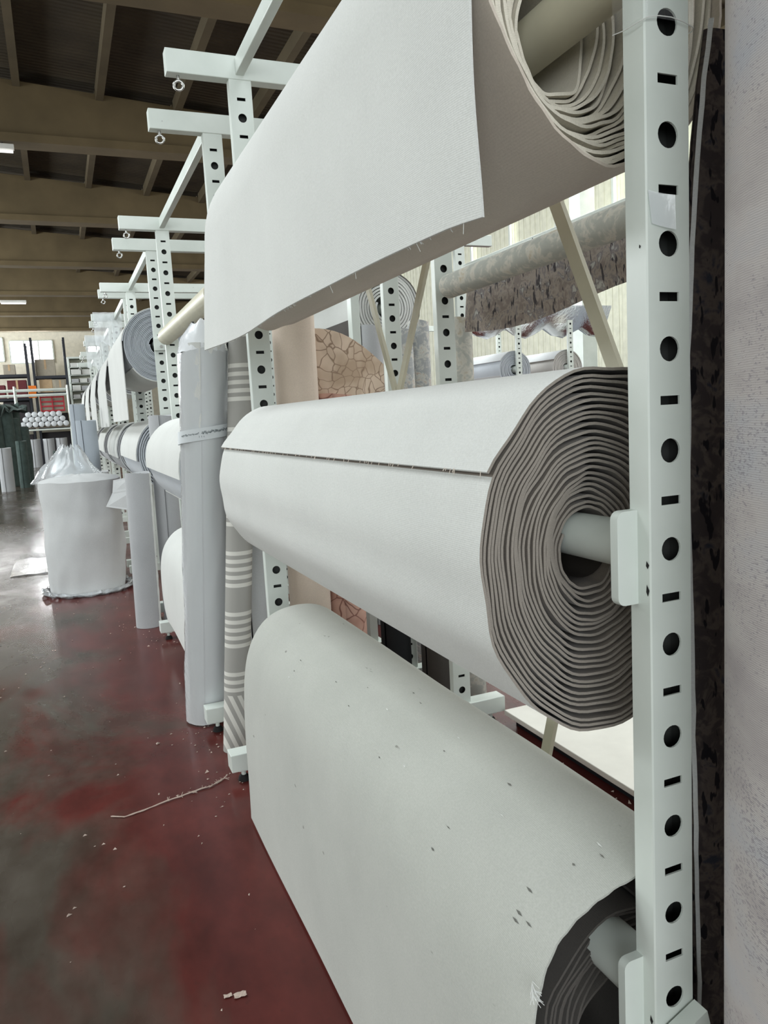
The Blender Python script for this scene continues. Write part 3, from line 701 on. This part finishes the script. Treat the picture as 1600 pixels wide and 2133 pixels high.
# fat bundle under its plastic
t = thing('fabric_bundle', 'fat pale bundle of cloth standing in the aisle with clear plastic on top', 'bundle', (0.125, 7.72, 0))
rows = []; n = 56
for i in range(23):
    f = i/22; z = 0.012+1.03*f; row = []
    for k in range(n+1):
        a = 2*pi*k/n; c, s = cos(a), sin(a)
        rr = 0.335*(1+0.02*sin(f*3.1))+0.02*noise.noise((c*1.5, s*1.5, z*2.2))+0.012*noise.noise((c*5, s*5, z*6))
        rr += 0.035*max(0, c)*max(0, f-0.72)/0.28+0.03*max(0, cos(a-0.2))*sin(pi*min(1, f*1.2))
        row.append((0.125+rr*c, 7.72+rr*s, z+0.012*noise.noise((c*2, s*2, 5))*f))
    rows.append(row)
m = MB(); m.grid(rows); q = []
for s, dz in ((1.0, 0), (0.93, 0.02), (0.6, 0.045), (0.2, 0.06), (0.01, 0.06)): q.append([(0.125+(p[0]-0.125)*s, 7.72+(p[1]-7.72)*s, p[2]+dz) for p in rows[-1]])
m.grid(q); m.build('wound_cloth', 'lightfab', t, 60)
rows = []
for i in range(12):
    f = i/11; row = []
    for k in range(49):
        a = 2*pi*k/48; c, q = cos(a), sin(a); R0 = 0.36*(1-f)**0.9+0.085
        R0 *= 1+0.20*noise.noise((c*2.5, q*2.5, f*2.5))*(0.3+f)
        z = 1.03+0.33*f**(1.2+0.9*max(0, c))+0.035*noise.noise((c*4, q*4, f*4))
        row.append((0.085+R0*0.86*c, 7.86+R0*0.56*q, z+(0.05*noise.noise((k*.6, 2, 1)) if i == 11 else 0)))
    rows.append(row)
MB().grid(rows).build('plastic_tent', 'film', t, 50)
rows = []
for i in range(6):
    row = []
    for k in range(61):
        a = 2*pi*k/60; c, s = cos(a), sin(a); b = 2*pi*i/5; nz = noise.noise((c*7, s*7, i))
        R0 = 0.385+0.035*cos(b)+0.05*nz; row.append((0.125+R0*c, 7.72+R0*s, max(0.003, 0.024+0.022*sin(b)+0.03*nz)))
    rows.append(row)
MB().grid(rows).build('plastic_skirt', 'film', t, 50)
m = MB(); m.grid([[(0.42, 7.45, 1.03), (0.56, 7.3, 1.06)], [(0.40, 7.4, 0.92), (0.60, 7.25, 0.95)], [(0.33, 7.36, 0.80), (0.62, 7.22, 0.74)]], 0.006); m.build('loose_corner', 'lightfab', t)
rows = []
for i in range(9):
    rows.append([(-0.62+0.085*i+0.03*noise.noise((i, k, 3)), 8.9+0.16*k+0.05*noise.noise((i, k, 9)), 0.008+0.045*abs(noise.noise((i*.7, k*.7, 1)))) for k in range(8)])
solid(MB().grid(rows), 'plastic_sheet', 'film_milky', 'crumpled plastic sheet lying on the floor behind the fat bundle', 'plastic sheet', smooth=50)
rows = []
for i in range(8):
    f = i/7; rows.append([(0.02+(0.20*(1-f)**.6+0.02*noise.noise((k, i, 2)))*cos(2*pi*k/24), 12.2+(0.2*(1-f)**.6+.02)*sin(2*pi*k/24), 0.86+0.35*f+0.03*noise.noise((k, i, 5))) for k in range(25)])
for i in range(8): rows.insert(0, [(p[0], p[1], 0.86-0.12*(i+1)) for p in rows[0]]) if i < 7 else None
solid(MB().grid(rows), 'plastic_bag', 'film_milky', 'milky plastic bag around the dull green roll', 'bag', smooth=50)
# plastic thrown over the far racks' top bars
for k, (x, y, s, lb) in enumerate(((0.52, 10.1, 1.0, 'torn clear plastic hanging from the top bar of the fourth rack'), (0.50, 12.5, 1.25, 'bunched clear plastic hanging from the top bar of the fifth rack'))):
    rows = []
    for i in range(8):
        rows.append([(x+0.03*j*s+0.02*noise.noise((i, j, k)), y-0.03-0.012*sin(j*1.7+i), 2.90-0.055*i*s*(1+0.4*noise.noise((j*.6, 3, k)))) for j in range(12)])
    solid(MB().grid(rows), 'plastic_sheet', 'film_milky', lb, 'plastic sheet', smooth=50)

# ------------------------------------------------------------------ behind the first row
upright(1.020, 3.44, 1.026, 3.42, 1.97, 0.098, 'peach', 'fabric_roll', 'peach tinted roll standing right of the second perforated post', 300, 20)
def sheet(pts_rows, name, mat, label, cat='cloth', th=0.004): return solid(MB().grid(pts_rows, th), name, mat, label, cat, smooth=60)
upright(1.215, 3.49, 1.215, 3.49, 1.60, 0.10, 'crackle_pink', 'fabric_roll', 'rose brown crackle patterned roll, its middle seen between the two lower rolls', 250, 21)
rows = []      # cloth corner hanging over that roll
for i in range(9):
    f = i/8; rows.append([(1.115+0.355*g, 3.44-0.015*sin(g*5), 1.905-(0.17*g*g)-f*(0.55-0.42*max(0, g-0.35))) for g in [j/10 for j in range(11)]])
sheet(rows, 'crackle_cloth', 'crackle', 'brown crackle patterned cloth with a slanting edge beside the peach roll')
upright(2.05, 5.02, 2.05, 5.02, 2.10, 0.085, 'greyfab', 'fabric_roll', 'plain grey upright roll right of the square white leg', 200, 22)
t = thing('support_leg', 'square plain white leg without holes behind the crackle cloth', 'post', (1.788, 4.6, 0))
MB().rbox(1.760, 1.816, 4.60, 4.67, 0.006, 2.9).build('leg_tube', 'enamel', t); MB().rbox(1.72, 1.856, 4.57, 4.70, 0.0, 0.008).build('base_plate', 'enamel', t)
upright(1.80, 3.93, 1.79, 3.93, 1.95, 0.062, 'camo_blue', 'fabric_roll', 'blue grey blotched roll standing left of the second row post', 200, 23)
upright(1.925, 3.98, 1.92, 3.98, 2.00, 0.060, 'camo_blue', 'fabric_roll', 'taller blotched roll touching the second row post from behind', 200, 24)
upright(1.875, 3.42, 1.875, 3.42, 1.94, 0.062, 'camo_pale', 'fabric_roll', 'pale blotched roll standing right of the second row post', 200, 25)
upright(1.70, 3.50, 1.70, 3.50, 0.62, 0.075, 'darkgrey', 'fabric_roll', 'short dark grey roll low between the two lower canvas rolls', 200, 26)
upright(1.50, 3.55, 1.50, 3.55, 0.60, 0.075, 'blackcloth', 'fabric_roll', 'short black roll low beside the dark grey roll', 200, 27)
far_roll(5.75, 7.9, 2.33, 'roll with black and white spiral end seen behind the braces', None, hw=0.29, hh=0.29, xc=2.50, seed=33, turns=9, mat='darkgrey', matw='canvas', rin=0.3)
pipe(5.6, 8.0, 2.34, 0.036, 'white pipe through the black and white spiral roll', x=2.50)
# third row of racks: frame that carries the spiral roll
t = thing('roll_rack', 'white perforated rack in the third row carrying the spiral ended roll', 'rack', (2.5, 6.8, 0))
for y in (5.6, 8.0):
    post(t, 2.50, y); MB().rbox(2.2, 3.4, y-0.004, y+0.05, 2.80, 2.885).build('top_bar', 'enamel', t); MB().rbox(2.2, 3.4, y-0.02, y+0.06, 0.0, 0.13).build('foot_bar', 'enamel', t); post(t, 3.1, y)
MB().rbox(2.483, 2.517, 5.65, 8.0, 2.815, 2.875).build('top_rail', 'enamel', t)
# thin blotched roll and hanging blotched cloth on the second row
m = MB(); m.tube([(1.598, 0.95, 2.022), (1.598, 1.9, 2.026), (1.598, 2.99, 2.022)], 0.050, 24); tag(solid(m, 'fabric_roll', 'camo_pale', '', '', smooth=50), 'thin pale blotched roll lying along the second row', 'fabric roll')
rows = []
for i in range(7):
    f = i/6; rows.append([(1.745+0.012*sin(y*5+f*2), y+0.03*f*(1 if j == 24 else 0), 2.12-f*(0.27-0.03*sin(y*4))) for j, y in [(j, 0.95+2.13*j/24) for j in range(25)]])
sheet(rows, 'blotched_cloth', 'camo_dark', 'dark blotched cloth hanging behind the thin blotched roll')
m = MB(); m.tube([(1.745, 0.85, 2.128), (1.745, 3.12, 2.128)], 0.012, 16); tag(solid(m, 'steel_pipe', 'enamel', '', '', smooth=40), 'slim pipe that the dark blotched cloth hangs from', 'pipe')
# white board on the floor
t = thing('white_board', 'wide scratched white board lying low behind the near rack', 'board', (2.5, 2.4, 0))
MB().rbox(1.815, 3.2, 1.0, 3.03, 0.05, 0.075).build('board_panel', 'board', t)
for x in (1.9, 2.5, 3.1): MB().box(x-0.04, x+0.04, 1.02, 3.0, 0.0, 0.05).build('runner', 'blacksteel', t)
# far racks at the right and their rolls
for k, (x, lb) in enumerate(((6.22, 'distant white rack left of its twin, seen under the hanging blotched cloth'), (7.12, 'distant white rack at the right, near the pale wall'))):
    t = thing('roll_rack', lb, 'rack', (x, 10.6, 0), 'distant racks by the right wall')
    for y in (9.6, 11.6):
        post(t, x, y); MB().rbox(x-0.45, x+0.45, y-0.004, y+0.05, 2.80, 2.885).build('top_bar', 'enamel', t); MB().rbox(x-0.45, x+0.45, y-0.02, y+0.06, 0.0, 0.13).build('foot_bar', 'enamel', t)
    MB().rbox(x-0.017, x+0.017, 9.65, 11.6, 2.815, 2.875).build('top_rail', 'enamel', t)
    far_roll(9.70, 11.55, 2.02, ('distant grey roll with flat dark disc end', 'distant pale roll with swirled end by the right wall')[k], None, hw=0.27, hh=0.27, xc=x+(-0.02, 0.0)[k], seed=90+k, mat='lightfab', matw=('endgrey', 'wound')[k])
    pipe(9.6, 11.6, 2.03, 0.05, ('short white pipe in the distant dark disc roll', 'short white pipe in the distant swirled roll')[k], x=x)
rows = []
for i in range(10):
    f = i/9; rows.append([(5.5+2.3*j/14, 9.5+0.6*f+0.05*noise.noise((i, j, 1)), 2.91-0.34*sin(pi*f)*(0.5+0.5*abs(sin(j*0.8)))-0.02*i) for j in range(15)])
solid(MB().grid(rows), 'plastic_sheet', 'film_milky', 'sagging clear plastic draped over the distant racks', 'plastic sheet', smooth=60)
t = thing('wall_column', 'plain white column against the right wall', 'column', (8.6, 11.2, 0)); MB().rbox(8.45, 8.75, 11.05, 11.35, 0, 6.2).build('shaft', 'enamel', t); MB().rbox(8.40, 8.80, 11.0, 11.4, 0, 0.02).build('base_plate', 'enamel', t)
# crumpled film on top of the middle roll, behind it on the second row
rows = []
for i in range(9):
    rows.append([(1.02+0.035*i+0.012*noise.noise((i, j, 4)), 1.35+0.10*j, 1.552-0.014*abs(i-4)*0.4+0.022*noise.noise((i*.8, j*.8, 2))) for j in range(10)])
o = far_roll(1.05, 2.95, 1.27, 'canvas roll on the back side of the near rack behind the middle roll', None, hw=0.24, hh=0.27, xc=1.572, seed=95, mat='lightfab', matw='wound') if False else None

# ------------------------------------------------------------------ right edge
upright(0.906, 0.580, 0.906, 0.580, 2.32, 0.200, 'melange', 'fabric_roll', 'thick grey melange roll filling the right edge of the view', 300, 30, step=0.02)
# dark blotched cloth, shade put into its colour, folded flat and stood on the foot bar beside the post, pale raw edge towards the aisle
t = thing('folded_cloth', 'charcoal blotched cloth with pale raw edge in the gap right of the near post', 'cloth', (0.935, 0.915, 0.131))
KZ = [(0.131, 0.905), (0.50, 0.902), (0.90, 0.893), (1.13, 0.889), (1.35, 0.883), (1.55, 0.884), (1.72, 0.893), (1.86, 0.905), (1.97, 0.919), (2.03, 0.932)]
def kx(z):
    for (a, b), (c, d) in zip(KZ, KZ[1:]):
        if z <= c: return b+(d-b)*(z-a)/(c-a)
    return KZ[-1][1]
rows = []; rows2 = []
for i in range(49):
    f = i/48; z = 0.132+1.90*f; x0 = kx(z)+0.0025*noise.noise((z*14, 0, 1)); pin = 1-0.5*max(0, f-0.93)/0.07
    x0 -= 0.010
    rows.append([(x0+0.010+0.095*(1-cos(a))*0.5*pin, 0.918-0.020*sin(a)*pin+0.003*noise.noise((z*4, a, 2)), z) for a in [2*pi*k/24 for k in range(25)]])
    rows2.append([(x0+0.005*g, 0.899-0.004*g+0.0015*noise.noise((z*22, g, 5)), z+0.004*f) for g in (0, 0.33, 0.66, 1.0)])
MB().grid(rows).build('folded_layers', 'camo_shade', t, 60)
MB().grid(rows2, 0.005).build('raw_edge', 'lightfab', t, 60)
# curled thread and torn tape, thin film round the head of the near post
m = MB(); pts = [(1.037, 1.0, 2.062), (1.045, 0.985, 2.045), (1.058, 0.975, 2.033), (1.078, 0.972, 2.022), (1.10, 0.97, 2.016), (1.125, 0.965, 2.02), (1.154, 0.96, 2.032), (1.19, 0.955, 2.05), (1.215, 0.95, 2.075)]
m.tube(pts, 0.0011, 6); tag(solid(m, 'loose_thread', 'canvas', '', '', smooth=60), 'curled white thread hanging by the top of the melange roll', 'thread')
rows = []
for i in range(9):
    f = i/8; rows.append([(0.7325+0.034*f+0.001*j, 0.8185-0.012*f*f*(1-0.4*j/6)-0.001, 1.768-0.042*j/6-0.008*f) for j in range(7)])
t2 = solid(MB().grid(rows), 'tape_scrap', 'film_milky', 'torn scrap of clear tape curling off the near post', 'tape', smooth=60)
rows = []
for i in range(9):
    z = 2.06-0.085*i/8
    rows.append([(x, y, z+(0.02*(1-abs(x-0.76)/0.08) if i == 8 and False else 0)) for x, y in ((0.722, 0.868), (0.7235, 0.845), (0.725, 0.822), (0.732, 0.8145), (0.75, 0.8135), (0.77, 0.8135), (0.79, 0.8135), (0.808, 0.815), (0.8125, 0.822), (0.8135, 0.845), (0.8135, 0.868), (0.85, 0.93), (0.92, 1.0))])
t = thing('plastic_wrap', 'thin clear film wrapped round the upper part of the near post', 'plastic sheet', (0.77, 0.84, 1.97))
MB().grid(rows).build('film', 'film_thin', t, 60)
m = MB(); m.tube([(p[0], p[1], p[2]-0.004*sin(i)) for i, p in enumerate(rows[-1])], 0.0007, 5); m.build('film_edge', 'canvas', t, 60)

# ------------------------------------------------------------------ far end of the hall
def pallet_rack(x0, x1, y0, y1, zt, levels, label):
    t = thing('pallet_rack', label, 'shelving', ((x0+x1)/2, (y0+y1)/2, 0), 'dark pallet racks at the back')
    for x in (x0, x1):
        for y in (y0, y1): MB().box(x-0.05, x+0.05, y-0.05, y+0.05, 0, zt).build('upright', 'blacksteel', t)
        m = MB(); z = 0.4; s = 1
        while z < zt-0.5: m.bar((x, y0 if s > 0 else y1, z), (x, y1 if s > 0 else y0, z+0.5), 0.04, 0.04, (1, 0, 0)); z += 0.5; s = -s
        m.build('lattice', 'blacksteel', t)
    for z in levels:
        for y in (y0, y1): MB().box(x0, x1, y-0.03, y+0.03, z-0.12, z).build('cross_beam', 'blacksteel', t)
        MB().box(x0, x1, y0, y1, z-0.02, z).build('shelf_deck', 'boxes', t)
    return t
pallet_rack(-3.6, -1.0, 38.6, 39.6, 5.5, (1.75, 3.1, 4.15), 'dark pallet rack at the far left under the bright window')
pallet_rack(-0.75, 0.62, 38.6, 39.6, 5.75, (1.75, 3.3, 4.05), 'dark pallet rack carrying the cartons and the red crate')
for k, (x, z, w, h, mt, lb) in enumerate(((-0.25, 4.05, 0.85, 0.75, 'boxes', 'faded carton on the top shelf of the dark rack'), (0.3, 3.3, 0.45, 0.55, 'boxes', 'smaller carton on the middle shelf of the dark rack'), (-0.3, 3.3, 0.55, 0.6, 'cardboard', 'brown carton beside the smaller carton on the middle shelf'), (-1.5, 3.1, 0.8, 0.8, 'maroon', 'maroon covered pile on the far left pallet rack'), (-2.4, 3.1, 0.8, 0.6, 'maroon', 'lower maroon pile at the left edge of the view'), (-1.75, 4.15, 0.5, 0.45, 'boxes', 'pale carton on the top of the far left rack'))):
    t = thing('carton', lb, 'box', (x, 39.1, z)); MB().rbox(x-w/2, x+w/2, 38.75, 39.4, z, z+h, 0.02).build('carton_body', mt, t)
    MB().box(x-0.04, x+0.04, 38.745, 39.405, z+h*0.4, z+h+0.003).build('tape', 'cardboard', t)
for k, (x, z, w, h, lb) in enumerate(((-2.9, 0.0, 1.2, 1.5, 'dark wrapped pallet load on the floor, outermost at the left of the back racks'), (-1.6, 0.0, 1.1, 1.45, 'dark wrapped pallet load on the floor under the far left rack'), (-0.1, 0.0, 1.25, 1.5, 'dark wrapped pallet load on the floor under the red crate'), (-2.9, 1.75, 1.2, 1.15, 'dark wrapped load on the lower shelf at the far left'), (-1.6, 1.75, 1.1, 1.2, 'dark wrapped load on the lower shelf below the maroon pile'), (-0.1, 1.75, 1.2, 0.6, 'low dark wrapped load on the shelf under the red crate'))):  # dark blocks added to darken the back wall and its floor reflection
    t = thing('wrapped_load', lb, 'pallet load', (x, 39.1, z)); MB().rbox(x-w/2, x+w/2, 38.75, 39.5, z+0.1, z+h, 0.03).build('load_body', 'darkload', t)
    for q in (-0.4, 0.0, 0.4): MB().box(x+q*w-0.05, x+q*w+0.05, 38.75, 39.5, z+0.002, z+0.1).build('runner', 'cardboard', t)
m = MB(); m.grid([[(-1.05+0.08*i+0.02*sin(j), 38.5+0.01*i, 3.62-0.09*j) for i in range(5)] for j in range(7)], 0.02); solid(m, 'orange_cloth', 'orange', 'small orange cloth hanging on the dark pallet rack', 'cloth')
t = thing('crate', 'red slatted plastic crate below the cartons at the back', 'crate', (-0.12, 38.3, 2.4))
for z in (2.42, 2.62, 2.82, 3.02, 3.14): MB().box(-0.62, 0.38, 37.95, 37.99, z, z+0.07).build('slat', 'redplastic', t)
for x in (-0.62, -0.14, 0.34): MB().box(x, x+0.05, 37.93, 37.97, 2.42, 3.22).build('rib', 'redplastic', t)
MB().box(-0.60, 0.36, 38.0, 38.6, 2.42, 3.0).build('crate_body', 'boxes', t)
# white tube shelf with its stack of plastic covered tubes
t = thing('tube_shelf', 'white tubular shelf at the back carrying a stack of wrapped tubes', 'shelving', (-0.6, 37, 0))
for x in (-2.9, -1.55, 0.55):
    for y in (36.6, 37.5): MB().tube([(x, y, 0), (x, y, 3.5)], 0.05, 10).build('upright', 'enamel', t, 40)
for z in (1.62, 3.12, 3.34):
    for y in (36.6, 37.5): MB().tube([(-2.9, y, z), (0.55, y, z)], 0.04, 8).build('rail', 'enamel', t, 40)
MB().box(-1.5, 0.5, 36.62, 37.48, 1.70, 1.74).build('shelf_deck', 'boxes', t)
R = random.Random(5)
t0 = thing('wrapped_tube', 'pale wrapped tube end in the stack on the white tubular shelf', 'tube', (0, 36.9, 0), 'stacked tubes on the tubular shelf')
m = MB(); m.tube([(0, 36.5, 0.12), (0, 37.6, 0.12)], 0.118, 18); m.build('tube_body', 'lightfab', t0, 40)
m = MB(); m.tube([(0, 36.48, 0.12), (0, 36.499, 0.12)], [0.09, 0.119], 18); m.build('plastic_cap', 'film_milky', t0, 40)
ORD = ('first', 'second', 'third', 'fourth', 'fifth', 'sixth', 'seventh', 'eighth')
first = True
for row, (n, x0) in enumerate(((8, -1.36), (7, -1.24), (6, -1.115))):
    for k in range(n):
        o = t0 if first else dup(t0); first = False
        o.location = (x0+0.245*k, 36.9, 1.741+0.212*row)
        o['label'] = 'pale wrapped tube end, %s from the left in the %s row of the tube stack' % (ORD[k], ('bottom', 'middle', 'top')[row]); o['group'] = 'stacked tubes on the tubular shelf'
for k, (x, lb) in enumerate(((-0.98, 'dim upright roll below the tube stack, left one of three'), (-0.42, 'dim upright roll below the tube stack, middle one of three'), (0.1, 'dim upright roll below the tube stack, right one of three'))):
    upright(x, 36.95, x, 36.95, 1.22, 0.235, 'greyfab', 'fabric_roll', lb, 250, 50+k, group=None)
# white sample shelving with flat white packs
t = thing('sample_shelf', 'white shelving at the back packed with white flat packs', 'shelving', (1.25, 38.2, 0))
for x in (0.72, 2.25): MB().box(x-0.04, x+0.04, 37.8, 38.6, 0, 4.75).build('side', 'enamel', t)
for z in (0.5, 1.3, 2.1, 2.55, 2.95, 3.3, 3.65, 4.0, 4.35): MB().box(0.72, 2.25, 37.8, 38.6, z-0.03, z).build('shelf', 'enamel', t)
MB().box(0.72, 2.25, 38.58, 38.62, 0, 4.75).build('back_panel', 'panelwhite', t); MB().box(0.68, 2.29, 37.78, 38.62, 4.72, 4.80).build('top_panel', 'enamel', t)
nmz = {2.1: 'lowest', 2.55: 'second', 2.95: 'third', 3.3: 'fourth', 3.65: 'fifth', 4.0: 'sixth', 4.35: 'topmost'}
for z, nmn in nmz.items():
    x = 0.80; side = 0
    while x < 2.0:
        w = R.uniform(0.28, 0.5); h = R.uniform(0.14, 0.24); w = min(w, 2.18-x)
        t = thing('flat_pack', 'white flat pack, %s from the left on the %s filled level of the white shelving' % (ORD[side], nmn), 'package', (x+w/2, 38.0, z), 'flat packs on the white shelving'); side += 1
        MB().rbox(x, x+w-0.03, 37.72-R.uniform(0, .1), 38.4, z, z+h, 0.01).build('pack_body', R.choice(['lightfab', 'canvas', 'greyfab']), t)
        x += w
# dark green heap and upright rolls at the far left
t = thing('fabric_heap', 'dark green heap of bagged cloth rolls at the left edge of the aisle', 'heap', (-1.3, 25, 0))
for k in range(9):
    R2 = random.Random(k); x = -1.85+0.22*(k % 5)+R2.uniform(-.05, .05); y = 24.4+0.75*(k//5)+0.16*(k % 5); h = 1.75+R2.uniform(-.12, .45)
    m = MB(); m.tube([(x, y, 0.005), (x+.02, y, h*.5), (x, y, h), (x, y, h+0.02)], [0.20, 0.215, 0.2, 0.13], 20); m.build('rolled_cloth', 'greendark', t, 50)
rows = [[(-2.1+0.11*i, 24.2+0.15*j, 2.28+0.26*noise.noise((i*.9, j*.9, 4))-0.03*abs(j-4)) for i in range(13)] for j in range(9)]
MB().grid(rows, 0.01).build('crumpled_cover', 'greendark', t)
upright(-1.36, 22.6, -1.36, 22.6, 1.15, 0.17, 'greyfab', 'fabric_roll', 'grey upright roll at the left edge in front of the dark green heap', 250, 60)
upright(-0.98, 23.6, -0.98, 23.6, 1.30, 0.14, 'greendark', 'fabric_roll', 'slim dark roll standing beside the dark green heap', 250, 61)
# fluorescent lamps under the beams
for x, y, lb in ((-0.62, 14.4, 'white lamp strip under the nearest visible ceiling beam'), (-1.0, 30.6, 'white lamp strip far along the ceiling')):
    t = thing('ceiling_lamp', lb, 'lamp', (x, y, 6.05)); MB().rbox(x-0.42, x+0.42, y-0.06, y+0.06, 6.09, 6.17, 0.01).build('housing', 'lamp', t); MB().tube([(x-0.4, y, 6.06), (x+0.4, y, 6.06)], 0.02, 10).build('lamp_tube', 'tubeglow', t, 40)
    m = MB(); m.tube([(x-0.25, y, 6.17), (x-0.25, y, 6.2)], 0.008, 6); m.tube([(x+0.25, y, 6.17), (x+0.25, y, 6.2)], 0.008, 6); m.build('hanger', 'blacksteel', t)

# ------------------------------------------------------------------ bits on the floor
pts = [(0.04, 3.04), (0.062, 3.028), (0.087, 3.012), (0.12, 3.018), (0.161, 3.028), (0.21, 3.046), (0.257, 3.06), (0.31, 3.072), (0.356, 3.086), (0.40, 3.094), (0.437, 3.097), (0.47, 3.12), (0.50, 3.142)]
R = random.Random(8); m = MB()
for s in range(4): m.tube([(x+R.uniform(-.003, .003), y+R.uniform(-.004, .004), 0.004+R.uniform(0, .003)) for x, y in pts], 0.0016, 5)
for k in range(40):
    x, y = R.choice(pts[6:]); m.tube([(x, y, .004), (x+R.uniform(-.02, .02), y+R.uniform(-.02, .02), R.uniform(.002, .012))], 0.0009, 3, False)
solid(m, 'loose_thread', 'lint', 'long frayed thread on the red floor running to the foot of the near rack', 'thread')
def scrap(x, y, s, lb, seed):
    R = random.Random(seed); rows = [[(x+s*(0.12*i-0.3)+R.uniform(-.1, .1)*s*.3, y+s*0.12*(j-2)+R.uniform(-.1, .1)*s*.3, 0.002+R.uniform(0, .14)*s*.6) for i in range(6)] for j in range(4)]
    solid(MB().grid(rows), 'paper_scrap', 'lint', lb, 'scrap', smooth=None)
scrap(0.292, 1.885, 0.055, 'crumpled pale scrap on the red floor near the bottom of the view', 1); scrap(0.262, 1.895, 0.035, 'tiny curled scrap just left of the crumpled scrap', 2)
m = MB(); R = random.Random(21)
for k in range(420):
    if k < 170: x = R.uniform(-0.9, 0.55); y = R.uniform(1.6, 9)
    elif k < 300: y = R.choice((3.1, 3.68, 5.5, 6.1))+R.gauss(0, .12); x = 0.52+R.gauss(0, .10)
    else: y = R.uniform(1.0, 3.2); x = 1.76+R.gauss(0, .05)
    s = R.uniform(0.002, 0.009)*(2 if R.random() < .06 else 1)*(1.9 if k >= 300 else 1); a = R.uniform(0, 6.28)
    m.add([(x+s*cos(a), y+s*sin(a), 0.001), (x+s*.6*cos(a+2), y+s*.6*sin(a+2), 0.002), (x+s*cos(a+3.6), y+s*cos(a+3.6)*.6, 0.001), (x, y, s*.8)], [(0, 1, 3), (1, 2, 3), (2, 0, 3), (0, 2, 1)])
o = m.build('floor_lint', 'lint'); tag(o, 'scattered pale lint and thread ends on the red floor', 'lint'); o['kind'] = 'stuff'
